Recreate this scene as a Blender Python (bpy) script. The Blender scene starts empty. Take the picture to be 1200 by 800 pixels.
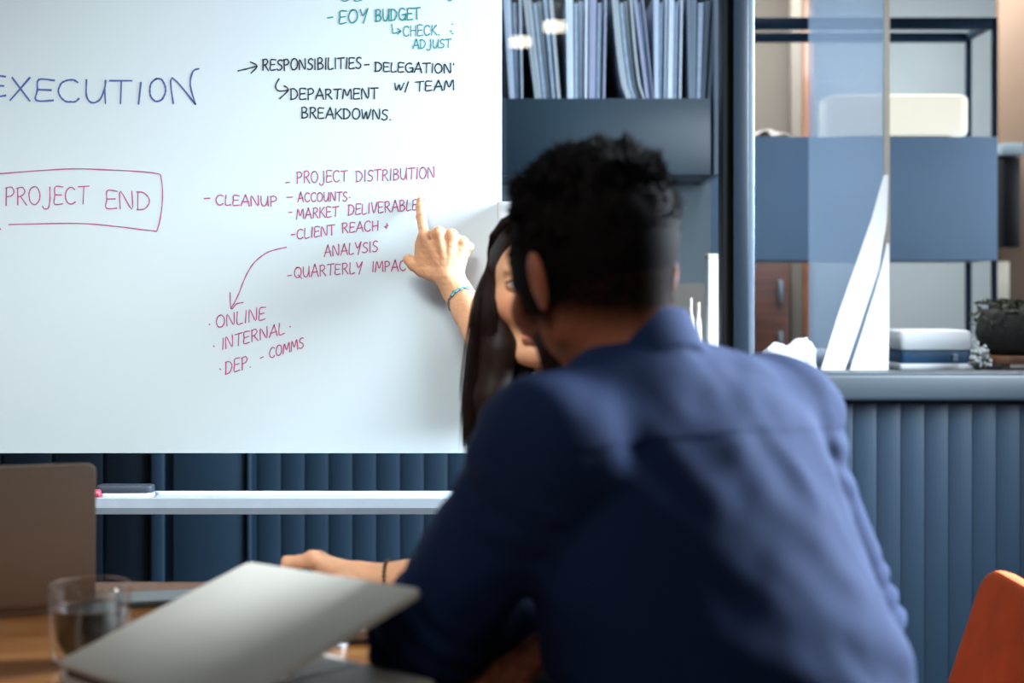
import bpy, bmesh, math, random
import numpy as np
from mathutils import Vector, Matrix
from mathutils.bvhtree import BVHTree
random.seed(7); RNG = np.random.default_rng(7)
SC = bpy.context.scene; COL = SC.collection
PI = math.pi

# ------------------------------------------------------------------ camera
F = 1667.0; CZ = 1.15; HOR = 350.0          # focal length in px of a 1200 px frame, eye height, horizon row
cam = bpy.data.cameras.new('camera'); camo = bpy.data.objects.new('camera', cam); COL.objects.link(camo)
cam.sensor_width = 36; cam.lens = 36 * F / 1200
cam.shift_y = -(400 - HOR) / 1200
camo.location = (0, 0, CZ); camo.rotation_euler = (PI / 2, 0, 0)
cam.clip_start = .05
cam.dof.use_dof = True; cam.dof.focus_distance = 2.62
cam.dof.aperture_fstop = cam.lens / 1000 / .0175
SC.camera = camo

# ------------------------------------------------------------------ light and exposure
SC.view_settings.view_transform = 'Standard'; SC.view_settings.look = 'None'
SC.view_settings.gamma = 1; SC.view_settings.exposure = 0.0
SC.view_settings.use_curve_mapping = False
W = bpy.data.worlds.new('world'); SC.world = W; W.use_nodes = True
W.node_tree.nodes['Background'].inputs[0].default_value = (.45, .62, .85, 1)
W.node_tree.nodes['Background'].inputs[1].default_value = .05


def area(name, loc, to, sx, sy, power, color=(1, 1, 1), spread=180):
    l = bpy.data.lights.new(name, 'AREA'); l.shape = 'RECTANGLE'; l.size = sx; l.size_y = sy
    l.energy = power; l.color = color; l.spread = math.radians(spread)
    o = bpy.data.objects.new(name, l); COL.objects.link(o); o.location = loc
    o.rotation_euler = (Vector(to) - Vector(loc)).to_track_quat('-Z', 'Y').to_euler()
    return o


area('daylight_right', (1.84, 2.38, 1.72), (0, 2.1, .95), .95, 1.3, 225, (.76, .88, 1.0), 140)
area('wall_washer', (-.95, .75, 2.66), (-.66, 2.65, .85), 1.7, .5, 13.8, (.97, 1.0, .96), 46)  # added ceiling fill aimed at the board, no fixture modelled
area('room_light', (-.9, -1.2, 2.7), (-.25, 1.35, .8), .9, .9, 2.2, (1.0, .96, .90), 70)  # added weak fill from behind the camera, unseen source
area('cabinet_light', (.25, 3.72, 2.68), (.3, 4.1, 1.8), 1.2, .12, 8, (.86, .94, 1.0))  # added fill to brighten the folders, unseen source
area('counter_light', (.98, 3.64, 2.66), (1.0, 3.85, 1.2), .5, .1, 4, (.95, .98, 1.0), 90)  # added fill to brighten the counter and the white glare sheets
area('back_room_light', (1.3, 5.75, 2.68), (1.4, 6.4, 0), 2.0, .8, 100, (1.0, 1.0, .98))  # added overhead fill to lift the far wall behind the glass
area('back_room_window', (3.4, 4.6, 1.7), (.8, 4.4, 1.3), 1.6, 1.3, 42, (.8, .9, 1.0))  # added side fill for the back room, no window opening there


# ------------------------------------------------------------------ helpers
def lin(c):
    return tuple(((v / 255) / 12.92 if v / 255 <= .04045 else ((v / 255 + .055) / 1.055) ** 2.4) for v in c)


def mat(name, rgb, rough=.5, metal=0, var=.08, scale=40, bump=0, bscale=200, emit=None, spec=.5, attr=None,
        stretch=None, sss=0, sheen=0, coat=0):
    m = bpy.data.materials.new(name); m.use_nodes = True
    nt = m.node_tree; N = nt.nodes; L = nt.links; b = N['Principled BSDF']
    b.inputs['Roughness'].default_value = rough; b.inputs['Metallic'].default_value = metal
    b.inputs['Specular IOR Level'].default_value = spec
    tc = N.new('ShaderNodeTexCoord'); mp = N.new('ShaderNodeMapping'); L.new(tc.outputs['Object'], mp.inputs[0])
    if stretch: mp.inputs['Scale'].default_value = stretch
    no = N.new('ShaderNodeTexNoise'); no.inputs['Scale'].default_value = scale; no.inputs['Detail'].default_value = 4
    L.new(mp.outputs[0], no.inputs['Vector'])
    hsv = N.new('ShaderNodeHueSaturation')
    mr = N.new('ShaderNodeMapRange'); mr.inputs[3].default_value = 1 - var; mr.inputs[4].default_value = 1 + var
    mr.inputs[1].default_value = .3; mr.inputs[2].default_value = .7
    L.new(no.outputs[0], mr.inputs[0]); L.new(mr.outputs[0], hsv.inputs['Value'])
    if attr:
        a = N.new('ShaderNodeAttribute'); a.attribute_name = attr; L.new(a.outputs['Color'], hsv.inputs['Color'])
    else:
        hsv.inputs['Color'].default_value = (*lin(rgb), 1)
    L.new(hsv.outputs[0], b.inputs['Base Color'])
    if bump:
        n2 = N.new('ShaderNodeTexNoise'); n2.inputs['Scale'].default_value = bscale; n2.inputs['Detail'].default_value = 3
        L.new(mp.outputs[0], n2.inputs['Vector'])
        bp = N.new('ShaderNodeBump'); bp.inputs['Strength'].default_value = bump; bp.inputs['Distance'].default_value = .002
        L.new(n2.outputs[0], bp.inputs['Height']); L.new(bp.outputs[0], b.inputs['Normal'])
    if emit:
        b.inputs['Emission Color'].default_value = (*lin(emit[0]), 1); b.inputs['Emission Strength'].default_value = emit[1]
    if sss:
        b.inputs['Subsurface Weight'].default_value = sss; b.inputs['Subsurface Radius'].default_value = (1, .35, .2)
        b.inputs['Subsurface Scale'].default_value = .008
    if sheen: b.inputs['Sheen Weight'].default_value = sheen
    if coat: b.inputs['Coat Weight'].default_value = coat; b.inputs['Coat Roughness'].default_value = .12; b.inputs['Coat IOR'].default_value = 1.65
    return m


def wood(name, a, b_, scale=3, rough=.3, stretch=(1, 14, 1), coat=.3):
    m = mat(name, a, rough, coat=coat); nt = m.node_tree; N = nt.nodes; L = nt.links
    tc = N.new('ShaderNodeTexCoord'); mp = N.new('ShaderNodeMapping'); mp.inputs['Scale'].default_value = stretch
    L.new(tc.outputs['Object'], mp.inputs[0])
    n = N.new('ShaderNodeTexNoise'); n.inputs['Scale'].default_value = scale; n.inputs['Detail'].default_value = 6
    n.inputs['Distortion'].default_value = .6; L.new(mp.outputs[0], n.inputs['Vector'])
    r = N.new('ShaderNodeValToRGB'); r.color_ramp.elements[0].position = .35; r.color_ramp.elements[1].position = .68
    r.color_ramp.elements[0].color = (*lin(a), 1); r.color_ramp.elements[1].color = (*lin(b_), 1)
    L.new(n.outputs[0], r.inputs[0]); L.new(r.outputs[0], N['Principled BSDF'].inputs['Base Color'])
    return m


def glass_arch(name, tint=(1, 1, 1), rough=.0):
    m = bpy.data.materials.new(name); m.use_nodes = True; nt = m.node_tree; N = nt.nodes; L = nt.links
    N.remove(N['Principled BSDF']); o = N['Material Output']
    t = N.new('ShaderNodeBsdfTransparent'); t.inputs[0].default_value = (*tint, 1)
    g = N.new('ShaderNodeBsdfGlossy'); g.inputs['Roughness'].default_value = rough
    f = N.new('ShaderNodeFresnel'); ge = N.new('ShaderNodeNewGeometry'); ma = N.new('ShaderNodeMath'); ma.operation = 'MULTIPLY_ADD'
    L.new(ge.outputs['Backfacing'], ma.inputs[0]); ma.inputs[1].default_value = 1 / 1.45 - 1.45; ma.inputs[2].default_value = 1.45; L.new(ma.outputs[0], f.inputs[0])
    x = N.new('ShaderNodeMixShader'); L.new(f.outputs[0], x.inputs[0]); L.new(t.outputs[0], x.inputs[1]); L.new(g.outputs[0], x.inputs[2])
    L.new(x.outputs[0], o.inputs[0]); return m


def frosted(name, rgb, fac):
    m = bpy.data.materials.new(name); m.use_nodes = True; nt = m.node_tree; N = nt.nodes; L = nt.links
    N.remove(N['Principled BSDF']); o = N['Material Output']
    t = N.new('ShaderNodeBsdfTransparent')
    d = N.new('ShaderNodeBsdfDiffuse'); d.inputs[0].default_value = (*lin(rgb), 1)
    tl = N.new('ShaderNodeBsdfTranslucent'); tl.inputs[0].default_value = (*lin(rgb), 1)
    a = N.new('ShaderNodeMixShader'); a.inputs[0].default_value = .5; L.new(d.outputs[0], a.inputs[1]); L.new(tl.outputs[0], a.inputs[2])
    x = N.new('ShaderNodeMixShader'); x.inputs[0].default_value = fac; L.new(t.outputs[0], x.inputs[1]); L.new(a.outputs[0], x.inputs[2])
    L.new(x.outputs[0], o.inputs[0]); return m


def setp(o, label=None, cat=None, group=None, kind=None, category=None):
    cat = cat or category
    if label: o['label'] = label
    if cat: o['category'] = cat
    if group: o['group'] = group
    if kind: o['kind'] = kind
    return o


def empty(name, loc, label=None, cat=None, group=None, kind=None, rz=0):
    o = bpy.data.objects.new(name, None); COL.objects.link(o); o.location = loc; o.rotation_euler = (0, 0, rz)
    o.empty_display_size = .1
    return setp(o, label, cat, group, kind)


def obj(name, me, m, parent=None, smooth=None, **kw):
    """link a bmesh or a mesh as one object"""
    if isinstance(me, bmesh.types.BMesh):
        d = bpy.data.meshes.new(name)
        me.normal_update(); me.to_mesh(d); me.free(); me = d
    for mm in (m if isinstance(m, (list, tuple)) else [m]):
        if mm is not None: me.materials.append(mm)
    if smooth: me.polygons.foreach_set('use_smooth', [True] * len(me.polygons))
    o = bpy.data.objects.new(name, me); COL.objects.link(o)
    if smooth == 'auto':
        md = o.modifiers.new('es', 'EDGE_SPLIT'); md.split_angle = math.radians(38)
    if parent: o.parent = parent
    return setp(o, **kw)


def add_box(bm, c, s, R=None, bev=0, seg=2):
    r = bmesh.ops.create_cube(bm, size=1); vs = r['verts']
    for v in vs: v.co = Vector((v.co.x * s[0], v.co.y * s[1], v.co.z * s[2]))
    if bev:
        es = list({e for v in vs for e in v.link_edges})
        rr = bmesh.ops.bevel(bm, geom=es, offset=bev, segments=seg, affect='EDGES', profile=.5)
        vs = list({v for v in rr['verts']} | {v for v in vs if v.is_valid})
    for v in vs:
        if R is not None: v.co = R @ v.co
        v.co += Vector(c)
    return vs


def box(name, lo, hi, m, parent=None, bev=.003, seg=2, **kw):
    """box between two corners, in parent's space when it has one"""
    bm = bmesh.new(); lo = Vector(lo); hi = Vector(hi)
    add_box(bm, (0, 0, 0), hi - lo, bev=bev, seg=seg)
    o = obj(name, bm, m, parent, smooth='auto' if bev and seg > 1 else None, **kw)
    o.location = (lo + hi) / 2
    return o


def tube_into(bm, pts, rad, n=8, cap=True, flat=1.0, up=None):
    pts = [Vector(p) for p in pts]
    if not hasattr(rad, '__len__'): rad = [rad] * len(pts)
    rings = []; prev = None
    for i, p in enumerate(pts):
        t = (pts[min(i + 1, len(pts) - 1)] - pts[max(i - 1, 0)]).normalized()
        if prev is None:
            a = Vector(up) if up else (Vector((0, 0, 1)) if abs(t.z) < .9 else Vector((1, 0, 0)))
            u = (a - t * a.dot(t)).normalized()
        else:
            u = (prev - t * prev.dot(t)).normalized()
        prev = u; w = t.cross(u)
        rings.append([bm.verts.new(p + (u * math.cos(2 * PI * k / n) * flat + w * math.sin(2 * PI * k / n)) * rad[i]) for k in range(n)])
    for a, b in zip(rings, rings[1:]):
        for k in range(n): bm.faces.new((a[k], a[(k + 1) % n], b[(k + 1) % n], b[k]))
    if cap:
        bm.faces.new(rings[0][::-1]); bm.faces.new(rings[-1])


def lathe_into(bm, prof, n=32, c=(0, 0, 0), cap=True):
    rings = []
    for r, z in prof:
        rings.append([bm.verts.new((c[0] + r * math.cos(2 * PI * k / n), c[1] + r * math.sin(2 * PI * k / n), c[2] + z)) for k in range(n)])
    for a, b in zip(rings, rings[1:]):
        for k in range(n): bm.faces.new((a[k], a[(k + 1) % n], b[(k + 1) % n], b[k]))
    if cap:
        bm.faces.new(rings[0][::-1]); bm.faces.new(rings[-1])


def prism_into(bm, poly, y0, y1, axis='y'):
    """extrude a 2-D outline; axis y: poly is (x,z); axis z: poly is (x,y)"""
    f = (lambda p, t: (p[0], t, p[1])) if axis == 'y' else (lambda p, t: (p[0], p[1], t))
    a = [bm.verts.new(f(p, y0)) for p in poly]; b = [bm.verts.new(f(p, y1)) for p in poly]
    n = len(poly); bm.faces.new(a); bm.faces.new(b[::-1])
    for k in range(n): bm.faces.new((a[k], b[k], b[(k + 1) % n], a[(k + 1) % n]))
    bmesh.ops.recalc_face_normals(bm, faces=bm.faces[:])


def rrect(w, h, r, n=5):
    o = []
    for cx, cy, a0 in ((w / 2 - r, h / 2 - r, 0), (-w / 2 + r, h / 2 - r, 90), (-w / 2 + r, -h / 2 + r, 180), (w / 2 - r, -h / 2 + r, 270)):
        for k in range(n + 1):
            a = math.radians(a0 + 90 * k / n); o.append((cx + r * math.cos(a), cy + r * math.sin(a)))
    return o


def slab_into(bm, w, d, t, r, bev=.0, M=None):
    """horizontal rounded rectangle w by d, thickness t from z=0 up, edges softened by bev"""
    rings = []
    prof = [(-bev, 0), (-bev * .3, bev * .3), (0, bev), (0, t - bev), (-bev * .3, t - bev * .3), (-bev, t)] if bev else [(0, 0), (0, t)]
    for off, z in prof:
        rings.append([bm.verts.new((M @ Vector((x, y, z))) if M is not None else (x, y, z)) for x, y in rrect(w + 2 * off, d + 2 * off, r + off)])
    n = len(rings[0])
    for a, b in zip(rings, rings[1:]):
        for k in range(n): bm.faces.new((a[k], a[(k + 1) % n], b[(k + 1) % n], b[k]))
    bm.faces.new(rings[0][::-1]); bm.faces.new(rings[-1])


def wx(px, D): return (px - 600) / F * D
def wz(py, D): return CZ + (HOR - py) / F * D
def W3(px, py, D): return Vector((wx(px, D), D, wz(py, D)))


# ------------------------------------------------------------------ signed-distance sculpting
class Field:
    def __init__(s, lo, hi, h):
        s.o = np.array(lo, np.float32); s.h = h
        s.n = np.ceil((np.array(hi) - np.array(lo)) / h).astype(int) + 1
        s.f = np.full(s.n, .08, np.float32)
        s.ax = [s.o[i] + h * np.arange(s.n[i], dtype=np.float32) for i in range(3)]
        s.M = Matrix.Identity(4)

    def _blk(s, lo, hi, pad):
        sl = []
        for i in range(3):
            a = max(0, int((lo[i] - pad - s.o[i]) / s.h)); b = min(s.n[i], int((hi[i] + pad - s.o[i]) / s.h) + 2)
            if a >= b: return None
            sl.append(slice(a, b))
        return tuple(sl)

    def _comb(s, sl, d, k, op):
        a = s.f[sl]
        if op == 'sub':
            if k > 0:
                hh = np.maximum(k - np.abs(a + d), 0) / k; r = np.maximum(a, -d) + hh * hh * k * .25
            else: r = np.maximum(a, -d)
        else:
            if k > 0:
                hh = np.maximum(k - np.abs(a - d), 0) / k; r = np.minimum(a, d) - hh * hh * k * .25
            else: r = np.minimum(a, d)
        s.f[sl] = r

    def _xyz(s, sl):
        return (s.ax[0][sl[0]][:, None, None], s.ax[1][sl[1]][None, :, None], s.ax[2][sl[2]][None, None, :])

    def ell(s, c, r, k=.01, op='add', rot=None, grow=0):
        c = s.M @ Vector(c); R = s.M.to_3x3().normalized()
        if rot is not None: R = R @ rot
        A = np.array(R); r = np.array(r, float) + grow
        ext = np.abs(A) @ r
        sl = s._blk(np.array(c) - ext, np.array(c) + ext, k + 3 * s.h)
        if sl is None: return
        x, y, z = s._xyz(sl); x = x - c[0]; y = y - c[1]; z = z - c[2]
        k0 = 0; k1 = 0
        for i in range(3):
            q = A[0, i] * x + A[1, i] * y + A[2, i] * z
            k0 = k0 + (q / r[i]) ** 2; k1 = k1 + (q / r[i] ** 2) ** 2
        k0 = np.sqrt(k0); k1 = np.sqrt(k1) + 1e-9
        s._comb(sl, k0 * (k0 - 1) / k1, k, op)

    def cap(s, a, b, ra, rb, k=.01, op='add', grow=0):
        a = np.array(s.M @ Vector(a), np.float32); b = np.array(s.M @ Vector(b), np.float32); ra += grow; rb += grow
        lo = np.minimum(a - ra, b - rb); hi = np.maximum(a + ra, b + rb)
        sl = s._blk(lo, hi, k + 3 * s.h)
        if sl is None: return
        x, y, z = s._xyz(sl); d = b - a; L2 = float(d @ d)
        t = np.clip(((x - a[0]) * d[0] + (y - a[1]) * d[1] + (z - a[2]) * d[2]) / L2, 0, 1)
        q = np.sqrt((x - a[0] - t * d[0]) ** 2 + (y - a[1] - t * d[1]) ** 2 + (z - a[2] - t * d[2]) ** 2)
        s._comb(sl, q - (ra + (rb - ra) * t), k, op)

    def chain(s, pts, rr, k=.01, grow=0):
        for i in range(len(pts) - 1): s.cap(pts[i], pts[i + 1], rr[i], rr[i + 1], k, grow=grow)

    def func(s, lo, hi, fn, k=0, op='add'):
        sl = s._blk(np.array(lo), np.array(hi), k + 2 * s.h)
        if sl is None: return
        x, y, z = s._xyz(sl); x, y, z = np.broadcast_arrays(x, y, z)
        s._comb(sl, fn(x, y, z).astype(np.float32), k, op)

    def displace(s, fn, band=.02):
        ix = np.nonzero(np.abs(s.f) < band)
        p = np.stack([s.ax[i][ix[i]] for i in range(3)], 1)
        s.f[ix] += fn(p).astype(np.float32)

    def cut(s, c, n, k=.0):
        """keep the side of the plane that n points to"""
        x, y, z = s._xyz((slice(None),) * 3)
        d = -((x - c[0]) * n[0] + (y - c[1]) * n[1] + (z - c[2]) * n[2])
        s.f = np.maximum(s.f, d.astype(np.float32))

    def mesh(s, name):
        f = s.f; f[0] = f[-1] = .05; f[:, 0] = f[:, -1] = .05; f[:, :, 0] = f[:, :, -1] = .05
        g = f < 0
        c = np.zeros(np.array(f.shape) - 1, np.int8)
        for i in (0, 1):
            for j in (0, 1):
                for k in (0, 1):
                    c += g[i:f.shape[0] - 1 + i, j:f.shape[1] - 1 + j, k:f.shape[2] - 1 + k]
        act = (c > 0) & (c < 8); idx = np.argwhere(act)
        ids = np.full(c.shape, -1, np.int32); ids[act] = np.arange(len(idx))
        cr = [(i, j, k) for i in (0, 1) for j in (0, 1) for k in (0, 1)]
        V = np.stack([f[idx[:, 0] + a, idx[:, 1] + b, idx[:, 2] + d] for a, b, d in cr], 1)
        pos = np.zeros((len(idx), 3)); cnt = np.zeros(len(idx))
        for p in range(8):
            for q in range(p + 1, 8):
                if sum(abs(u - v) for u, v in zip(cr[p], cr[q])) != 1: continue
                m = (V[:, p] < 0) != (V[:, q] < 0)
                t = V[m, p] / (V[m, p] - V[m, q])
                pos[m] += np.array(cr[p]) + t[:, None] * (np.array(cr[q]) - np.array(cr[p])); cnt[m] += 1
        co = (idx + pos / cnt[:, None]) * s.h + s.o
        quads = []
        for ax in range(3):
            sl0 = [slice(None)] * 3; sl1 = [slice(None)] * 3; sl0[ax] = slice(0, -1); sl1[ax] = slice(1, None)
            e = g[tuple(sl0)] != g[tuple(sl1)]
            o1, o2 = (ax + 1) % 3, (ax + 2) % 3
            pts = np.argwhere(e)
            ok = (pts[:, o1] > 0) & (pts[:, o2] > 0) & (pts[:, o1] < c.shape[o1]) & (pts[:, o2] < c.shape[o2])
            pts = pts[ok]; ins = g[tuple(pts.T)]
            def cid(d1, d2):
                q = pts.copy(); q[:, o1] -= d1; q[:, o2] -= d2; return ids[tuple(q.T)]
            Q = np.stack([cid(1, 1), cid(0, 1), cid(0, 0), cid(1, 0)], 1)
            Q[~ins] = Q[~ins][:, ::-1]; quads.append(Q)
        Q = np.concatenate(quads)
        me = bpy.data.meshes.new(name)
        me.vertices.add(len(co)); me.vertices.foreach_set('co', co.astype(np.float32).ravel())
        me.loops.add(Q.size); me.loops.foreach_set('vertex_index', Q.astype(np.int32).ravel())
        me.polygons.add(len(Q)); me.polygons.foreach_set('loop_start', np.arange(0, Q.size, 4, dtype=np.int32))
        me.update(calc_edges=True); me.validate()
        me.polygons.foreach_set('use_smooth', [True] * len(me.polygons))
        s.f = None
        return me


def coords(me):
    a = np.empty(len(me.vertices) * 3, np.float32); me.vertices.foreach_get('co', a); return a.reshape(-1, 3)


def tint(me, colors):
    at = me.color_attributes.new('tint', 'FLOAT_COLOR', 'POINT')
    at.data.foreach_set('color', np.concatenate([colors, np.ones((len(colors), 1))], 1).astype(np.float32).ravel())


def join_meshes(name, ms):
    bm = bmesh.new()
    for m in ms: bm.from_mesh(m)
    me = bpy.data.meshes.new(name); bm.to_mesh(me); bm.free()
    me.polygons.foreach_set('use_smooth', [True] * len(me.polygons)); return me


def sstep(a, b, x):
    t = np.clip((x - a) / (b - a), 0, 1); return t * t * (3 - 2 * t)


def wob(p, s, ph=0):
    """cheap smooth noise, roughly -1..1"""
    x, y, z = p[:, 0] * s, p[:, 1] * s, p[:, 2] * s
    return (np.sin(x * 1.7 + 1.3 * np.sin(y * 1.1 + ph) + ph) * np.sin(y * 1.9 + 1.1 * np.sin(z * 1.3 + ph * 2)) +
            np.sin(z * 2.1 + 1.7 * np.sin(x * .9 - ph)) * np.cos(x * 1.2 + y * .7 + ph)) * .5

# ------------------------------------------------------------------ materials
M = dict(
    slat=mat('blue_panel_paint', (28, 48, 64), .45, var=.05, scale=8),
    slatdark=mat('dark_blue_panel_paint', (7, 19, 30), .42, var=.05, scale=8),  # panel paint darkened for the shade on the left panels; baseboard shares it
    post=mat('blue_mullion_paint', (30, 41, 52), .35, var=.03),
    gasket=mat('black_gasket', (12, 16, 22), .5),
    alu=mat('brushed_aluminium', (140, 158, 176), .3, .6, var=.04),
    ledge=mat('ledge_paint', (50, 61, 69), .45, var=.04, scale=6),
    plaster=mat('grey_plaster', (74, 78, 84), .85, var=.03, scale=5, bump=.1),
    ceil=mat('ceiling_plaster', (92, 95, 98), .9, var=.02),
    farwall=mat('pale_blue_plaster', (190, 206, 214), .8, var=.03, scale=3),
    brownwall=mat('taupe_plaster', (98, 93, 86), .8, var=.06, scale=2),
    warmbrown=mat('brown_wall', (104, 84, 68), .7, var=.1, scale=3),
    darkwood=wood('dark_brown_wood', (58, 30, 20), (84, 46, 28), 4, .5, (1, 1, 8)),
    pinewood=wood('orange_wood', (112, 70, 44), (138, 90, 58), 4, .5, (8, 8, 1)),
    greyint=mat('grey_blue_cabinet', (122, 138, 148), .6, var=.03, scale=4),
    beige=mat('beige_splash', (160, 156, 148), .6, var=.03, scale=4),
    teal=mat('dark_teal_laminate', (26, 50, 64), .4, var=.06, scale=3),
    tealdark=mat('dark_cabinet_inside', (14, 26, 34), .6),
    slabblue=mat('grey_blue_drawer', (158, 192, 226), .5, var=.05, scale=2),
    framemetal=mat('dark_blue_metal', (22, 52, 76), .4, .3),
    carpet=mat('grey_carpet', (58, 58, 62), .95, var=.2, scale=300, bump=.6, bscale=600),
    tablewood=wood('honey_oak', (166, 102, 54), (208, 150, 94), 2.2, .16, (1.2, 14, 1), coat=1),
    white=mat('white_enamel', (186, 198, 203), .32, var=.008, scale=3, spec=.35),
    whitemetal=mat('white_powder_coat', (186, 192, 198), .45, var=.02),
    traym=mat('tray_aluminium', (168, 182, 198), .35, .15, var=.03),
    silver=mat('silver_aluminium', (216, 210, 196), .55, .05, var=.012, scale=300),
    silver2=mat('grey_aluminium', (84, 72, 62), .45, .4, var=.02, scale=300),
    black=mat('black_plastic', (18, 19, 22), .35), key=mat('black_key', (26, 27, 31), .5),
    screen=mat('dark_screen', (10, 12, 16), .08),
    rubber=mat('grey_rubber', (70, 72, 76), .7),
    paper=mat('white_paper', (214, 216, 220), .8, var=.02), paper2=mat('brown_paper_edges', (120, 96, 80), .8, var=.2, scale=400),
    orange=mat('orange_felt', (212, 80, 12), .95, var=.14, scale=14, bump=.5, bscale=900),
    blackmetal=mat('black_metal', (20, 21, 24), .4, .5),
    shirt=mat('navy_cotton', (24, 43, 80), .88, var=.07, scale=9, bump=.35, bscale=1400, spec=.2),
    trousers=mat('charcoal_wool', (30, 32, 38), .9, var=.1, scale=60, bump=.3),
    leather=mat('brown_leather', (72, 44, 28), .45, var=.1),
    top=mat('black_jersey', (12, 13, 17), .85, var=.1, scale=60, bump=.3, bscale=900),
    skin=mat('skin', (200, 150, 120), .6, var=.05, scale=60, bump=.25, bscale=500, attr='tint', sss=.12, spec=.28),
    hairm=mat('black_hair', (15, 12, 12), .8, var=.3, scale=120, spec=.06),
    hairw=mat('dark_brown_hair', (34, 22, 19), .55, var=.25, scale=60, spec=.16),
    eye=mat('eye_white', (186, 176, 170), .12), iris=mat('brown_iris', (60, 38, 24), .1), pupil=mat('pupil', (6, 6, 7), .08),
    silverj=mat('silver_jewellery', (200, 202, 205), .2, .9), tealj=mat('teal_bead', (60, 150, 165), .25),
    gold=mat('rose_gold', (196, 140, 110), .25, .9),
    eraser=mat('dark_grey_felt', (48, 58, 72), .6, var=.1), eraserw=mat('white_eraser_case', (200, 206, 216), .35),
    pinkcap=mat('pink_red_cap', (190, 60, 88), .35), penwhite=mat('white_pen_body', (215, 215, 215), .35),
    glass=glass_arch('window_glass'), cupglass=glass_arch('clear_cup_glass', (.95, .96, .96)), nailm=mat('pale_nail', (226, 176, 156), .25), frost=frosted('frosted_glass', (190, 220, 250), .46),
    coffee=mat('coffee', (9, 4, 3), .35), crema=mat('coffee_foam', (70, 40, 22), .5),
    lampshade=mat('lit_cream_shade', (235, 228, 210), .7, emit=((244, 240, 222), .86)),
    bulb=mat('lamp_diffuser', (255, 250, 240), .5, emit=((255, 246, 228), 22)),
    cream=mat('cream_card', (222, 214, 196), .7, var=.02),
    sheetw=mat('bright_white_card', (240, 244, 246), .6, var=.01),
    boxblue=mat('deep_blue_card', (24, 72, 108), .5), plantpot=mat('dark_woven_pot', (44, 44, 40), .8, var=.3, scale=60, bump=.8, bscale=80),
    leafy=mat('dry_olive_leaf', (78, 84, 70), .8, var=.3, scale=30), bloom=mat('dried_white_flower', (196, 200, 200), .8),
    )
INK = {'teal': mat('teal_ink', (38, 150, 148), .6, var=.12, scale=120), 'black': mat('black_ink', (22, 36, 46), .6, var=.25, scale=120),
       'blue': mat('blue_ink', (62, 84, 150), .6, var=.15, scale=120), 'pink': mat('plum_ink', (160, 62, 112), .6, var=.15, scale=120)}
FOLD = [mat('folder_' + n, c, .6, var=.05, scale=20) for n, c in
        (('pale_blue', (186, 204, 226)), ('light_grey', (168, 182, 192)), ('bright_blue_white', (206, 222, 240)),
         ('lilac_grey', (158, 168, 198)), ('steel', (112, 130, 150)))]
FPAGE = mat('folder_pages', (150, 172, 196), .8, var=.15, scale=60)

# stubbled skin is matt where its own colour is dark
_n = M['skin'].node_tree; _b = _n.nodes['Principled BSDF']; _a = next(n for n in _n.nodes if n.type == 'ATTRIBUTE')
for _s, _v in (('Specular IOR Level', .28), ('Subsurface Weight', .12)):
    _m = _n.nodes.new('ShaderNodeMapRange'); _m.inputs[1].default_value = .02; _m.inputs[2].default_value = .16
    _m.inputs[3].default_value = .01; _m.inputs[4].default_value = _v
    _n.links.new(_a.outputs['Color'], _m.inputs[0]); _n.links.new(_m.outputs[0], _b.inputs[_s])

# ------------------------------------------------------------------ the room shell
WY = 3.5                                    # plane of the partition with the ribbed panels
box('floor', (-3.1, -3.1, -.1), (4.0, 7.2, 0), M['carpet'], bev=0, kind='structure')
box('ceiling', (-3.1, -3.1, 2.75), (4.0, 7.2, 2.85), M['ceil'], bev=0, kind='structure')
box('wall_front', (-3.1, -3.1, 0), (2.0, -3.0, 2.75), M['plaster'], bev=0, kind='structure')
box('wall_far', (-3.1, 7.1, 0), (4.0, 7.2, 2.75), M['farwall'], bev=0, kind='structure')


def wall_with_window(side, x0, x1, y0, y1, wy0, wy1, wz0, wz1, wn):
    w = empty('wall_' + side, (0, 0, 0), kind='structure')
    for lo, hi in (((x0, y0, 0), (x1, wy0, 2.75)), ((x0, wy1, 0), (x1, y1, 2.75)),
                   ((x0, wy0, 0), (x1, wy1, wz0)), ((x0, wy0, wz1), (x1, wy1, 2.75))):
        box('wall_panel', lo, hi, M['plaster'], w, bev=0)
    win = empty('window_%d' % wn, (0, 0, 0), kind='structure'); xm = (x0 + x1) / 2
    box('pane', (xm - .004, wy0 + .04, wz0 + .04), (xm + .004, wy1 - .04, wz1 - .04), M['glass'], win, bev=0)
    for lo, hi in (((xm - .03, wy0, wz0), (xm + .03, wy0 + .04, wz1)), ((xm - .03, wy1 - .04, wz0), (xm + .03, wy1, wz1)),
                   ((xm - .03, wy0 + .04, wz0), (xm + .03, wy1 - .04, wz0 + .04)), ((xm - .03, wy0 + .04, wz1 - .04), (xm + .03, wy1 - .04, wz1))):
        box('frame_bar', lo, hi, M['post'], win, bev=.003)


wall_with_window('right', 1.9, 2.0, -3.0, 3.5, 1.85, 2.92, 1.0, 2.5, 1)
wall_with_window('left', -3.1, -3.0, -3.0, 7.1, 4.6, 5.8, 1.0, 2.5, 2)
box('wall_far_right', (3.9, 3.5, 0), (4.0, 7.1, 2.75), M['plaster'], bev=0, kind='structure')

# partition: solid lower part, ribbed cladding, ledge, mullions, panes and a header
LZ0, LZ1 = wz(470, WY - .04), wz(437, WY - .04)
part = box('wall_back', (-3.0, WY + .012, 0), (3.9, WY + .10, LZ0), M['slat'], bev=0, kind='structure')
off = -part.location
pitch = wx(28.0 + 600, WY) - wx(600, WY)


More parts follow.
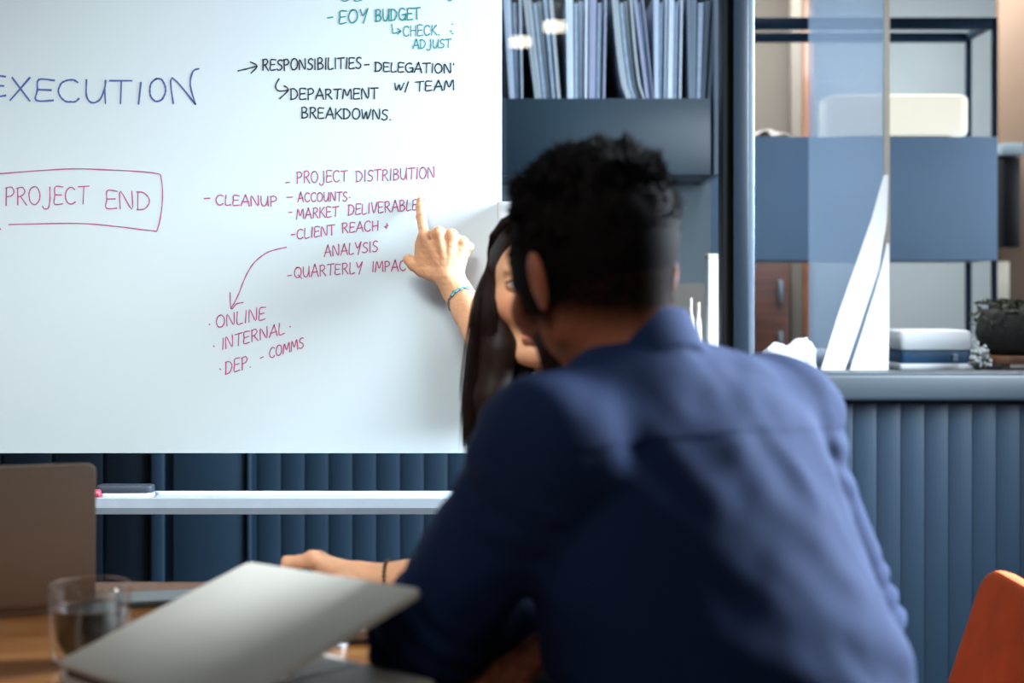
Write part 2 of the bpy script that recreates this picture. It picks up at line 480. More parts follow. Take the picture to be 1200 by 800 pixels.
def rib_mesh(w, d, h):
    bm = bmesh.new(); n = 6                                 # shallow convex rib with recessed joint
    poly = [(-w / 2, 0)] + [(-w / 2 + w * k / n, -d * (.3 + .7 * math.sin(PI * k / n) ** .8)) for k in range(n + 1)] + [(w / 2, 0)]
    prism_into(bm, poly, 0, h, axis='z'); d_ = bpy.data.meshes.new('slat')
    bm.to_mesh(d_); bm.free(); d_.materials.append(M['slat']); return d_


rib = rib_mesh(pitch * .95, .0045, LZ0 - .08)
x = wx(301, WY) + pitch / 2
while x < 2.78:
    o = bpy.data.objects.new('slat', rib); COL.objects.link(o); o.parent = part; o.location = Vector((x, WY + .012, .08)) + off
    x += pitch
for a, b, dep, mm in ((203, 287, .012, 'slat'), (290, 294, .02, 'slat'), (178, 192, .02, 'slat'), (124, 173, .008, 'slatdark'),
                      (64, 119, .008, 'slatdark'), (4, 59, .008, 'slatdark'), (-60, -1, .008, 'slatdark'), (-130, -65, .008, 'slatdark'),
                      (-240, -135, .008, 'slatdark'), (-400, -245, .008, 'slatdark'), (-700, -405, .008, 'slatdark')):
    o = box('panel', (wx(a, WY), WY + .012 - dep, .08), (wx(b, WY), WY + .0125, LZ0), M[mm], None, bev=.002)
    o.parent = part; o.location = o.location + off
box('baseboard_back', (-3.0, WY - .012, 0), (2.8, WY + .012, .078), M['slatdark'], kind='structure')
box('trim_1', (-3.0, WY - .05, LZ0), (2.8, WY + .12, LZ1), M['ledge'], bev=.012, seg=3, kind='structure')
mul = empty('trim_2', (0, 0, 0), kind='structure')
box('dark_gasket', (wx(845, WY), WY - .03, LZ1), (wx(856, WY), WY + .05, 2.42), M['gasket'], mul, bev=.002)  # near-black shadow gap beside the post, built as a solid strip
box('post', (wx(856, WY), WY - .045, LZ1), (wx(874, WY), WY + .05, 2.42), M['post'], mul, bev=.003)
box('edge_strip', (wx(874, WY), WY - .04, LZ1), (wx(881, WY), WY + .045, 2.42), M['alu'], mul, bev=.002)
box('trim_3', (-3.0, WY - .045, 2.42), (2.8, WY + .05, 2.75), M['post'], kind='structure')
w3 = empty('window_3', (0, 0, 0), kind='structure')
box('pane', (-2.99, WY + .01, LZ1), (wx(846, WY), WY + .018, 2.42), M['glass'], w3, bev=0)
w4 = empty('window_4', (0, 0, 0), kind='structure')
box('pane', (wx(881, WY), WY + .01, LZ1), (2.79, WY + .018, 2.42), M['glass'], w4, bev=0)

# ------------------------------------------------------------------ behind the glass, left: cabinet with folders
CY = 4.1
fz0, fz1 = wz(205, CY), wz(115, CY)
cb = empty('wall_cabinet', (0, CY, fz0), 'dark teal wall cabinet with an open folder shelf behind the left glass pane', 'cabinet')
xr = wx(846, CY)
def cbx(n, lo, hi, m, **k):
    return box(n, Vector(lo) - cb.location, Vector(hi) - cb.location, M[m], cb, **k)
cbx('shelf_board', (-1.0, CY, fz0), (wx(833, CY), 4.43, fz1), 'teal')
cbx('side_panel', (wx(836, CY), CY - .01, fz0), (xr, 4.43, 2.4), 'alu')
cbx('side_panel', (-1.03, CY, fz0), (-1.0, 4.43, 2.4), 'teal')
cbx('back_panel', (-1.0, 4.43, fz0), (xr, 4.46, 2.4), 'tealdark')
cbx('top_panel', (-1.03, CY, 2.4), (xr, 4.46, 2.75), 'teal')
# partition wall under and behind it
wp = empty('wall_inner', (0, 0, 0), kind='structure')
box('upper_panel', (-2.99, 4.47, wz(332, 4.47)), (xr + .02, 4.55, 2.75), M['greyint'], wp, bev=0)
box('lower_panel', (-2.99, 4.465, 0), (xr + .02, 4.55, wz(332, 4.47)), M['beige'], wp, bev=0)


def folder(i, t0, t1, b0, b1, bend, m, label, depth=.26, hgt=.30, y=CY + .012):
    """upright folder seen from its open edge: t0..t1 px at the frame's top row, b0..b1 px where it stands"""
    zt = fz1 + hgt; ztop = wz(0, y)
    o = empty('folder', (wx((b0 + b1) / 2, y), y, fz1), label, 'folder', 'folders standing in the wall cabinet')
    def outline(f0, f1, z):
        s = (z - fz1) / (ztop - fz1); s2 = s ** (1 if not bend else .55)
        l = wx(b0, y) + (wx(t0, y) - wx(b0, y)) * s2; r = wx(b1, y) + (wx(t1, y) - wx(b1, y)) * s2
        return l + (r - l) * f0, l + (r - l) * f1
    n = max(2, int((b1 - b0) / 7)); nz = 8
    def sheet(f0, f1, y0, y1, h):
        bm = bmesh.new(); rows = []
        for k in range(nz + 1):
            z = fz1 + h * k / nz; a, b = outline(f0, f1, z)
            rows.append([bm.verts.new(Vector(p) - o.location) for p in ((a, y0, z), (b, y0, z), (b, y1, z), (a, y1, z))])
        for a, b in zip(rows, rows[1:]):
            for k in range(4): bm.faces.new((a[k], a[(k + 1) % 4], b[(k + 1) % 4], b[k]))
        bm.faces.new(rows[0][::-1]); bm.faces.new(rows[-1]); return bm
    obj('cover', sheet(0, .13, y - .004, y + depth, hgt), FOLD[m], o)
    obj('cover', sheet(.87, 1, y - .002, y + depth, hgt), FOLD[m], o)
    for k in range(n):
        a = .15 + .7 * k / n
        obj('divider', sheet(a, a + .7 / n * .72, y + .003 + .006 * ((k * 7) % 3), y + depth * .97, hgt * (.97 - .02 * ((k * 5) % 3))),
            FOLD[m] if k % 2 == 0 else FPAGE, o)


for i, a in enumerate(((590, 611, 597, 613, 0, 0, 'pale blue folder leaning left, just right of the whiteboard edge'),
                       (613, 648, 627, 657, 0, 1, 'wide light grey folder leaning left, second right of the whiteboard edge'),
                       (663, 689, 665, 688, 0, 2, 'brightest blue white folder standing upright, above the seated man'),
                       (691, 711, 690, 709, 0, 3, 'lilac grey upright folder touching the brightest blue white one'),
                       (717, 741, 734, 756, 1, 1, 'sagging folder that curves to the right at its foot'),
                       (742, 754, 757, 766, 0, 3, 'thin folder leaning against the sagging curved one'),
                       (766, 782, 767, 780, 0, 0, 'slim pale upright folder right of the dark gap'),
                       (784, 800, 782, 798, 0, 2, 'slim whitish upright folder, next to the steel grey one'),
                       (805, 841, 807, 833, 0, 4, 'darkest steel grey folder at the right end of the cabinet shelf'))):
    folder(i, *a)

# counter behind the glass with its small things
KZ = wz(438, 3.66)
ct = empty('counter', (0, 3.9, 0), 'grey blue counter behind the glass partition carrying cards, boxes and pot', 'counter')
box('counter_top', (-2.95, WY + .125 - 3.9, KZ - .04), (3.2, .4, KZ), M['ledge'], ct)
for xx in (-2.6, -.6, 1.36, 3.0): box('leg', (xx - .02, .1, 0), (xx + .02, .14, KZ - .04), M['framemetal'], ct)
KC = KZ
t = empty('light_tube', (wx(835, 3.75), 3.75, KC), 'white upright slim box standing on the counter left of the blue mullion', 'box')
bm = bmesh.new(); slab_into(bm, .034, .05, wz(303, 3.75) - KC, .006, .002); obj('carton', bm, M['sheetw'], t)
bm = bmesh.new(); slab_into(bm, .036, .052, .012, .006, .002); ob = obj('lid', bm, M['cream'], t); ob.location.z = wz(303, 3.75) - KC
for i, (a, b, c, lb) in enumerate(((806, 813, 349, 'small white bottle nearest the seated man on the counter'), (815, 822, 354, 'small white bottle between its twin and the slim white box'))):
    t = empty('bottle', (wx((a + b) / 2, 3.72), 3.72, KC), lb, 'bottle'); r = (wx(b, 3.72) - wx(a, 3.72)) / 2; hh = wz(c, 3.72) - KC
    bm = bmesh.new(); lathe_into(bm, [(r * .9, 0), (r, .005), (r, hh * .7), (r * .5, hh * .8), (r * .45, hh * .9)], 16); obj('bottle_body', bm, M['sheetw'], t, smooth='auto')
    bm = bmesh.new(); lathe_into(bm, [(r * .55, hh * .88), (r * .55, hh)], 16); obj('cap', bm, M['cream'], t, smooth='auto')

# sunlit glare behind the right pane, shaped as white sheets (the bright wedge)
def wedge_card(name, L, R, D0, label):
    t = empty(name, W3(*L[0], D0), label, 'card'); t.location.z = KC; bm = bmesh.new(); rows = []; n = len(L)
    for k in range(n):
        D = D0 + .16 * k / (n - 1); l = W3(*L[k], D); r = W3(*R[k], D)
        if k == 0: l.z = r.z = KC
        rows.append([bm.verts.new(p - t.location) for p in (l, r, r + Vector((0, .006, 0)), l + Vector((0, .006, 0)))])
    for a, b in zip(rows, rows[1:]):
        for k in range(4): bm.faces.new((a[k], a[(k + 1) % 4], b[(k + 1) % 4], b[k]))
    bm.faces.new(rows[0][::-1]); bm.faces.new(rows[-1]); obj('card_sheet', bm, M['sheetw'], t, smooth='auto')
wedge_card('curled_card', [(962, 440), (982, 370), (1003, 310), (1022, 255), (1036, 205)], [(990, 440), (1010, 375), (1030, 315), (1039, 260), (1041, 205)], 3.82,
           'tall white curled card leaning behind the right pane, the outer one')
wedge_card('folded_card', [(996, 440), (1012, 385), (1026, 340), (1034, 310), (1039, 285)], [(1041, 440), (1042, 385), (1042, 340), (1042, 310), (1042, 285)], 3.80,
           'shorter white triangular card nested right of the tall curled card')
t = empty('glass_panel', (0, 4.32, 0), 'pale frosted upright glass panel behind the white cards', 'panel')  # reflection of a bright window, built as a pale see-through sheet
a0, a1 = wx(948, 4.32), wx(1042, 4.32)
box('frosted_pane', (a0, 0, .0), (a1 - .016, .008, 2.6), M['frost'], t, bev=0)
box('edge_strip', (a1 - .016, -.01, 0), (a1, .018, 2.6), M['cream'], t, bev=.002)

# crumpled bright bag and glass dish left of the glare sheets
f_ = Field((wx(890, 3.75), 3.66, KC - .01), (wx(975, 3.75), 3.86, KC + .12), .004)
f_.ell((wx(912, 3.75), 3.75, KC + .03), (.042, .045, .045), .02); f_.ell((wx(940, 3.75), 3.77, KC + .03), (.04, .04, .058), .02)
f_.displace(lambda p: .006 * wob(p, 60) + .004 * wob(p, 120, 2)); f_.cut((0, 0, KC), (0, 0, 1))
me = f_.mesh('bag'); o = obj('plastic_bag', me, M['sheetw'], label='crumpled white plastic bag on the counter beside the man shoulder', category='bag')
def dish_prof(r, h): return [(r * .5, 0), (r * .8, h * .3), (r, h), (r * .95, h), (r * .74, h * .35), (r * .4, h * .08)]
bm = bmesh.new(); lathe_into(bm, dish_prof(.05, .055), 28); o = obj('bowl', bm, FOLD[0], smooth=True, label='pale blue bowl at the foot of the tall curled card', category='bowl')
o.location = (wx(950, 3.9), 3.93, KC)

# storage box with white lid and blue body
t = empty('storage_box', (wx(1089, 3.95), 3.98, KC), 'low storage box with bulging white lid and deep blue body', 'box')
w_ = wx(1133, 3.9) - wx(1046, 3.9)
bm = bmesh.new(); slab_into(bm, w_ * 1.0, .2, .016, .01, .003); obj('base', bm, M['sheetw'], t, smooth='auto')
bm = bmesh.new(); slab_into(bm, w_ * .94, .19, .034, .01, .002); o = obj('box_body', bm, M['boxblue'], t, smooth='auto'); o.location.z = .016
bm = bmesh.new(); slab_into(bm, w_, .2, .058, .02, .016); o = obj('lid', bm, M['sheetw'], t, smooth='auto'); o.location.z = .05
bm = bmesh.new(); add_box(bm, (0, 0, 0), (.014, .006, .02), bev=.001); o = obj('latch', bm, M['alu'], t); o.location = (.05, -.1, .033)

# woven pot with dried flowers, wooden board below
t = empty('chopping_board', (wx(1200, 3.9), 3.9, KC), 'thin orange brown wooden board lying on the counter under the dark pot', 'board')
bm = bmesh.new(); slab_into(bm, .24, .2, .022, .02, .003); o = obj('board', bm, M['pinewood'], t, smooth='auto'); o.location.z = .018
for sx in (-1, 1):
    bm = bmesh.new(); add_box(bm, (sx * .08, 0, .009), (.02, .18, .018)); obj('foot', bm, M['darkwood'], t)
PZ = KC + .0402
t = empty('plant_pot', (wx(1186, 3.9), 3.9, PZ), 'round dark woven pot with dry olive foliage on the wooden board', 'plant')
bm = bmesh.new(); lathe_into(bm, [(.055, 0), (.085, .02), (.098, .06), (.088, .105), (.075, .125), (.07, .12), (.08, .1)], 28); obj('pot', bm, M['plantpot'], t, smooth=True)
bm = bmesh.new()
for k in range(420):
    a = RNG.uniform(0, 2 * PI); r = RNG.uniform(.02, .115); z = .07 + .08 * RNG.random() - .35 * max(0, r - .09)
    c = Vector((r * math.cos(a), r * math.sin(a) * .8, z)); n = Vector(RNG.normal(0, 1, 3)).normalized() * .012; u = Vector(RNG.normal(0, 1, 3)).normalized() * .006
    bm.faces.new([bm.verts.new(c + q) for q in (-n, u, n, -u)])
obj('foliage', bm, M['leafy'], t, kind='stuff')
t = empty('flower_ball', (wx(1146, 3.78), 3.78, KC), 'small ball of dried white flowers spilling by the storage box', 'flowers')
bm = bmesh.new()
for k in range(90):
    d = Vector(RNG.normal(0, 1, 3)).normalized() * RNG.uniform(.012, .034); d.z = abs(d.z) * 1.5 + RNG.uniform(0, .04)
    r_ = bmesh.ops.create_icosphere(bm, subdivisions=1, radius=RNG.uniform(.003, .0065))
    for v in r_['verts']: v.co += d + Vector((0, 0, .008))
obj('blossoms', bm, M['bloom'], t, kind='stuff')
bm = bmesh.new()
for k in range(26):
    d = Vector(RNG.normal(0, 1, 3)).normalized() * .03; d.z = abs(d.z) * 1.5 + .02; tube_into(bm, [(0, 0, 0), d * .6 + Vector((.004, 0, 0)), d], .0012, 4)
obj('stems', bm, M['leafy'], t, kind='stuff')

# ------------------------------------------------------------------ behind the glass, right: shelf unit with metal frame
UY = 4.9; UB = 5.2
u = empty('shelf_unit', (1.3, UY, 0), 'dark blue metal frame shelf unit with a wide grey blue drawer box', 'shelf')
ux0, ux1 = .62, wx(1169, UY); sz0, sz1 = wz(305, UY), wz(160, UY); tz = wz(20, UY)
def ubx(n, lo, hi, m, bev=.002, **k): return box(n, Vector(lo) - u.location, Vector(hi) - u.location, M[m], u, bev=bev, **k)
ubx('drawer_box', (ux0, UY, sz0), (ux1, UB, sz1), 'slabblue')
for px in (wx(1163, UY), ux0):
    ubx('post', (px, UY, 0), (px + .018, UY + .018, sz0), 'framemetal'); ubx('post', (px, UY, sz1), (px + .018, UY + .018, tz), 'framemetal')
    ubx('post', (px, UB - .02, 0), (px + .02, UB, sz0), 'framemetal'); ubx('post', (px, UB - .02, sz1), (px + .02, UB, tz), 'framemetal')
    ubx('cross_rail', (px, UY + .018, tz - .03), (px + .018, UB - .02, tz), 'framemetal')
ubx('top_rail', (ux0 + .018, UY, tz - .042), (wx(1163, UY), UY + .02, tz), 'framemetal')
ubx('top_rail', (ux0 + .018, UB - .02, tz - .035), (wx(1163, UY), UB, tz), 'framemetal')
# low glowing cream box on the drawer box
t = empty('lamp', (wx(1049, UY + .12), UY + .16, sz1), 'long low lamp with a glowing cream shade on the shelf unit', 'lamp')  # emissive cream box, not known to be a lamp
lw = wx(1133, UY) - wx(965, UY); lh = wz(107, UY) - sz1
bm = bmesh.new(); slab_into(bm, lw, .2, lh - .012, .04, .018); o = obj('lamp_shade', bm, M['lampshade'], t, smooth='auto'); o.location.z = .012
bm = bmesh.new(); slab_into(bm, lw * .8, .16, .012, .03, .002); obj('base', bm, M['framemetal'], t, smooth='auto')
# dark cloth heap at the left end
f_ = Field((.78, UY, sz1 - .01), (1.1, UB, sz1 + .08), .005)
f_.ell((wx(905, UY + .1), UY + .13, sz1), (.09, .07, .03), .01); f_.ell((wx(897, UY + .1), UY + .12, sz1 + .01), (.05, .05, .028), .01)
f_.displace(lambda p: .005 * wob(p, 50)); f_.cut((0, 0, sz1 + .001), (0, 0, 1))
obj('folded_cloth', f_.mesh('cloth'), M['darkwood'], label='dark brown folded cloth on the shelf unit beside the mullion', category='cloth')

# far room pieces
FY = 6.6
box('wall_stub', (.55, FY, 0), (wx(945, FY), FY + .2, 2.75), M['brownwall'], bev=0, kind='structure')
t = empty('wooden_post', (wx(946, FY - .1), FY - .1, 0), 'orange wooden post between taupe wall and pale blue wall', 'post')
box('post_shaft', (-.024, -.03, .03), (.024, .03, 2.75), M['pinewood'], t, bev=.003); box('post_foot', (-.035, -.04, 0), (.035, .04, .03), M['darkwood'], t)
t = empty('brown_cabinet', (wx(895, 6.1), 6.1, 0), 'dark brown wooden cabinet standing far behind the mullion', 'cabinet')
c0, c1 = -.13, wx(925, 6.1) - wx(895, 6.1); ch = wz(309, 6.1)
box('cabinet_body', (c0, 0, .05), (c1, .4, ch), M['darkwood'], t); box('door', (c0 + .01, -.018, .07), (c1 - .01, 0, ch - .02), M['darkwood'], t)
box('plinth', (c0 + .02, .03, 0), (c1 - .02, .38, .05), M['blackmetal'], t)
for z in (ch - .12, ch - .34): box('handle', (c1 - .05, -.03, z - .05), (c1 - .035, -.018, z + .05), M['alu'], t)
box('grey_pillar', (wx(927, 6.2), 6.2, 0), (wx(940, 6.2), 6.26, 2.74), M['brownwall'], label='slim grey pillar between the brown cabinet and the wooden post', category='pillar')
t = empty('brown_screen', (2.2, 6.0, 0), 'warm brown upright screen at the right edge behind the glass', 'screen')
q0 = wx(1171, 6.0) - 2.2
box('screen_panel', (q0, 0, .04), (q0 + 1.0, .05, 2.6), M['warmbrown'], t); box('screen_foot', (q0 + .05, -.1, 0), (q0 + .9, .15, .04), M['blackmetal'], t)
t = empty('wall_box', (0, 5.75, 0), 'dark open box fixed to the brown screen, pale lid on top', 'box')
box('box_body', (wx(1176, 5.75), 0, wz(290, 5.75)), (wx(1196, 5.75), .25, wz(184, 5.75)), M['blackmetal'], t)
box('box_lid', (wx(1172, 5.75), -.02, wz(182, 5.75)), (wx(1198, 5.75), .25, wz(168, 5.75)), M['greyint'], t)
box('wall_card', (wx(1172, 5.9), 5.97, wz(352, 5.9)), (wx(1190, 5.9), 5.999, wz(306, 5.9)), M['cream'], label='small cream card hanging on the brown screen', category='card')

# two small ceiling lamps behind the camera, mirrored in the partition glass
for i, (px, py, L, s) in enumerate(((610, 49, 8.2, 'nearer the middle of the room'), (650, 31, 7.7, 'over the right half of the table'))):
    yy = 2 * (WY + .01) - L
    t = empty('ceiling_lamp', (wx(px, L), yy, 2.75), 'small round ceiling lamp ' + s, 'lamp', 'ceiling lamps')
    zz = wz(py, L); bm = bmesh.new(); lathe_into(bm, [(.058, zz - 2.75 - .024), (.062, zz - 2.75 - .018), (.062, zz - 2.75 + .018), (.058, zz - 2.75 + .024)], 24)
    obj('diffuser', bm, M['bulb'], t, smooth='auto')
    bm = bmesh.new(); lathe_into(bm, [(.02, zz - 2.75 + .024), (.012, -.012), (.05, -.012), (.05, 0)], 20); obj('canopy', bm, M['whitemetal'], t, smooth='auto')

# ------------------------------------------------------------------ whiteboard on its stand
BY = 2.65; bz0 = wz(531, BY); bx1 = wx(588, BY)
wb = empty('whiteboard', (-.9, BY, 0), 'large white board covered in handwritten notes, standing on a stand with a tray', 'whiteboard')
wbl = wb.location
def wbx(n, lo, hi, m, bev=.002, **k): return box(n, Vector(lo) - wbl, Vector(hi) - wbl, M[m], wb, bev=bev, **k)
wbx('board', (-1.86, BY, bz0), (bx1, BY + .022, 2.02), 'white', .0015)
wbx('post', (bx1 - .002, BY + .022, .06), (bx1 + .020, BY + .05, wz(240, BY)), 'whitemetal')
wbx('post', (-1.88, BY + .02, .06), (-1.85, BY + .05, 2.0), 'whitemetal')
zc = wz(236, BY - .045)
wbx('clamp', (wx(583, BY - .045), BY - .045, zc - .40), (wx(602, BY - .045), BY + .022, zc), 'whitemetal', .002)
for xx in (bx1 + .013, -1.865):
    wbx('foot', (xx - .02, BY - .25, .0), (xx + .02, BY + .35, .06), 'whitemetal', .01)
wbx('crossbar', (-1.85, BY + .025, .2), (bx1, BY + .045, .24), 'whitemetal')
# tray: sloped top, bright front face, darker lip underneath
ty1, ty0 = 2.655, 2.58; tz1 = wz(584, ty0); tzl = wz(595, ty0); tzb = wz(603, ty0)
bm = bmesh.new()
prof = [(ty1, tz1 + .004), (ty1, tzb), (ty0 + .006, tzb), (ty0, tzl), (ty0, tz1), (ty0 + .004, tz1 + .0015), (ty0 + .008, tz1 - .002), (ty1 - .006, tz1 - .002), (ty1 - .004, tz1 + .004)]
xs = (-1.84, wx(588, 2.6)); A = [[bm.verts.new(Vector((xx, y, z)) - wbl) for y, z in prof] for xx in xs]
for k in range(len(prof)): bm.faces.new((A[0][k], A[1][k], A[1][(k + 1) % len(prof)], A[0][(k + 1) % len(prof)]))
bm.faces.new(A[0][::-1]); bm.faces.new(A[1]); bmesh.ops.recalc_face_normals(bm, faces=bm.faces[:]); obj('tray', bm, M['traym'], wb)
for xx in (-1.84, bx1 - .002): wbx('tray_bracket', (xx, ty1 - .002, tzb), (xx + .03, ty1 + .02, bz0 + .05), 'whitemetal')

# single-stroke capital letters, box 0..1 wide and high; 'c' marks strokes to be smoothed
def arc(cx, cy, rx, ry, a0, a1, n=10):
    return [(cx + rx * math.cos(math.radians(a0 + (a1 - a0) * k / n)), cy + ry * math.sin(math.radians(a0 + (a1 - a0) * k / n))) for k in range(n + 1)]
GL = {
    'A': (.9, [[(0, 0), (.45, 1), (.52, .98), (.95, -.02)], [(.1, .36), (.85, .4)]]),
    'B': (.75, [[(.08, 0), (.05, 1)], [(.05, .97), (.4, 1.02), (.62, .84), (.5, .62), (.1, .52)], [(.1, .52), (.55, .5), (.75, .26), (.5, .02), (.02, 0)]]),
    'C': (.85, [arc(.5, .5, .48, .5, 50, 315, 12)]),
    'D': (.85, [[(.06, 0), (.04, 1)], [(-.04, .98), (.4, .98), (.75, .72), (.8, .4), (.5, .06), (0, -.01)]]),
    'E': (.7, [[(.7, .98), (.06, 1), (.04, .5), (.04, .02), (.72, .04)], [(.05, .52), (.6, .54)]]),
    'F': (.7, [[(.7, 1), (.05, .98), (.04, 0)], [(.05, .52), (.6, .54)]]),
    'G': (.9, [arc(.5, .5, .48, .5, 55, 330, 12) + [(.9, .45)], [(.55, .45), (.98, .46), (.9, .0)]]),
    'H': (.85, [[(.05, 1), (.06, 0)], [(.8, 1), (.82, 0)], [(.05, .5), (.82, .54)]]),
    'I': (.22, [[(.12, 1), (.1, 0)]]),
    'J': (.7, [[(.55, 1.0), (.58, .2), (.45, -.2), (.15, -.25), (0, -.1)]]),
    'K': (.8, [[(.06, 1), (.05, 0)], [(.72, 1), (.1, .46)], [(.22, .56), (.85, 0)]]),
    'L': (.65, [[(.06, 1), (.05, .03), (.65, .05)]]),
    'M': (1.05, [[(0, 0), (.15, 1), (.52, .3), (.9, 1.02), (1.05, 0)]]),
    'N': (.9, [[(.05, 0), (.05, 1), (.8, .02), (.82, 1.04)]]),
    'O': (.9, [arc(.45, .5, .45, .5, 100, 470, 16)]),
    'P': (.72, [[(.08, -.05), (.06, 1)], [(.0, .95), (.45, 1.02), (.7, .78), (.5, .52), (.08, .45)]]),
    'Q': (.95, [arc(.45, .5, .45, .5, 100, 470, 16), [(.5, .25), (1.0, -.12)]]),
    'R': (.8, [[(.08, 0), (.06, 1)], [(.0, .96), (.45, 1.02), (.68, .78), (.45, .54), (.1, .48)], [(.3, .5), (.82, -.02)]]),
    'S': (.7, [[(.68, .9), (.4, 1.0), (.12, .85), (.15, .62), (.5, .46), (.68, .25), (.5, .03), (.2, .0), (0, .1)]]),
    'T': (.8, [[(-.05, .98), (.85, 1.02)], [(.42, 1), (.4, 0)]]),
    'U': (.85, [[(.03, 1), (.05, .3), (.3, 0), (.6, .12), (.78, .6), (.82, 1)], [(.8, .7), (.86, 0)]]),
    'V': (.8, [[(0, 1), (.38, 0), (.8, 1)]]),
    'W': (1.1, [[(0, 1), (.25, 0), (.55, .85), (.75, 0), (1.12, 1.02)]]),
    'X': (.8, [[(0, 0), (.78, 1)], [(.05, 1), (.8, .02)]]),
    'Y': (.75, [[(0, 1), (.3, .5), (.7, .95)], [(.78, 1.05), (.4, -.1)]]),
    'Z': (.8, [[(0, 1), (.8, 1), (0, 0), (.8, 0)]]),
    '/': (.45, [[(.4, 1.1), (.0, -.2)]]),
    '.': (.2, [[(.08, .04), (.14, 0)]]),
    "'": (.2, [[(.1, 1.15), (.08, 1.0)]]),
    '-': (.6, [[(0, .5), (.6, .55)]]),
    '+': (.5, [[(.0, .3), (.5, .35)], [(.3, .7), (.25, 0), (.0, .3)]]),
    ' ': (.5, [])}


def stroke_into(bm, pts, w, y):
    """flat marker stroke from px points, following a smooth curve"""
    if len(pts) > 2:
        q = []
        P = [pts[0]] + list(pts) + [pts[-1]]
        for i in range(1, len(P) - 2):
            for k in range(4):
                t = k / 4; a, b, c, d = (np.array(P[i + j]) for j in (-1, 0, 1, 2))
                q.append(.5 * (2 * b + (c - a) * t + (2 * a - 5 * b + 4 * c - d) * t * t + (3 * b - a - 3 * c + d) * t ** 3))
        q.append(np.array(pts[-1])); pts = q
    pts = [np.array(p, float) for p in pts]
    L = []; n = len(pts)
    for i, p in enumerate(pts):
        t = pts[min(i + 1, n - 1)] - pts[max(i - 1, 0)]; t = t / (np.linalg.norm(t) + 1e-9); nn = np.array([-t[1], t[0]])
        ww = w * .5 * (1 + .16 * math.sin(i * 1.7 + pts[0][0]))
        if i == 0: p = p - t * w * .4
        if i == n - 1: p = p + t * w * .4
        L.append([bm.verts.new(W3(*(p + s * ww * nn), y) - wbl) for s in (-1, 1)])
    for a, b in zip(L, L[1:]):
        try: bm.faces.new((a[0], a[1], b[1], b[0]))
        except ValueError: pass


NWRITE = 0
def write(text, ink, x0, y0, x1, y1, h, w=1.7, h1=None, joint=False):
    """text between px x0..x1, baseline from y0 to y1, capital height h (h1 at the end)"""
    global NWRITE
    h1 = h1 or h; gap = .24; tot = sum(GL[c][0] + gap for c in text) - gap; s = (x1 - x0) / tot; x = 0; bm = bmesh.new()
    for c in text:
        gw, st = GL[c]; jy = RNG.uniform(-.05, .05); sl = RNG.uniform(-.02, .08)
        for q in st:
            pp = []
            for gx, gy in q:
                f = (x + gx) / tot; hh = h + (h1 - h) * f
                gy2 = gy * (1 + jy)
                pp.append((x0 + (x + gx + sl * gy + RNG.uniform(-.012, .012)) * s, y0 + (y1 - y0) * f - gy2 * hh + RNG.uniform(-.02, .02) * hh))
            stroke_into(bm, pp, w, BY - .0006 - .00002 * (NWRITE % 7)); NWRITE += 1
        x += gw + gap
    obj('handwriting', bm, INK[ink], wb)


def lines(ink, strokes, w=1.5):
    for q in strokes:
        bm = bmesh.new(); stroke_into(bm, q, w, BY - .0006); obj('drawn_line', bm, INK[ink], wb)


write('EOY', 'teal', 397.5, 28, 430, 25, 15); write('BUDGET', 'teal', 440, 25, 492, 22.5, 13.5); lines('teal', [[(384, 21), (390, 20)]])
lines('teal', [[(459, 28.5), (460, 34), (461, 39), (469, 36.5)], [(466, 33.5), (469.5, 36.5), (466, 40)], [(528, 36), (529, 37)], [(530, 28), (530.6, 28.6)], [(530, 39), (531, 39.6)],
               [(399, -8), (402, 1), (410, -1), (414, -8)], [(416, -8), (416, 1), (424, 0)], [(524, -3), (527, 1.2), (531, -2)]], 1.4)
write('CHECK.', 'teal', 472.5, 42.5, 515, 41, 12, 1.4); write('ADJUST', 'teal', 484, 57, 528, 55.5, 10, 1.4)
lines('black', [[(279, 83), (290, 80.5), (301, 77.4)], [(293.4, 72.6), (301.3, 77.4), (294.5, 85.5)], [(427.5, 76), (432.5, 75.6)],
                [(327, 92.4), (322.8, 101), (327, 106.5), (337.5, 105.6)], [(333, 100.5), (337.8, 105.4), (328, 115.5)]], 1.7)
write('RESPONSIBILITIES', 'black', 307.5, 82.5, 423, 80, 12.5, 1.7); write("DELEGATION'", 'black', 439.5, 83.5, 532.5, 86, 10.5, 1.7)
write('W/', 'black', 462, 106, 479, 106, 9, 1.6); write('TEAM', 'black', 487.5, 107, 531.6, 105, 11, 1.7)
write('DEPARTMENT', 'black', 340.5, 116.4, 442.5, 115.5, 12, 1.7); write('BREAKDOWNS.', 'black', 353.4, 138, 458, 140.5, 12, 1.7)
write('E', 'blue', -9, 113, 6, 113, 25, 2.1); write('XECUTI', 'blue', 12, 117.5, 166, 122, 26, 2.1); write('O', 'blue', 175, 119, 193.5, 119, 26, 2.1)
lines('blue', [[(203, 121), (201.5, 91), (229, 122)], [(229, 122), (223, 100), (226, 84), (233, 80.5)]], 2.0)
lines('pink', [[(-12, 204), (0, 203.4), (75, 198), (120, 198.6), (180, 202.5), (189, 210), (190, 240), (184.5, 268.5), (177, 270), (135, 265), (90, 261.6), (10.5, 263)],
               [(-4, 263), (1, 269)]], 1.3)
write('PROJECT', 'pink', 6, 240, 103, 239, 20, 1.4); write('END', 'pink', 123.6, 244, 175.5, 246.5, 22, 1.4)
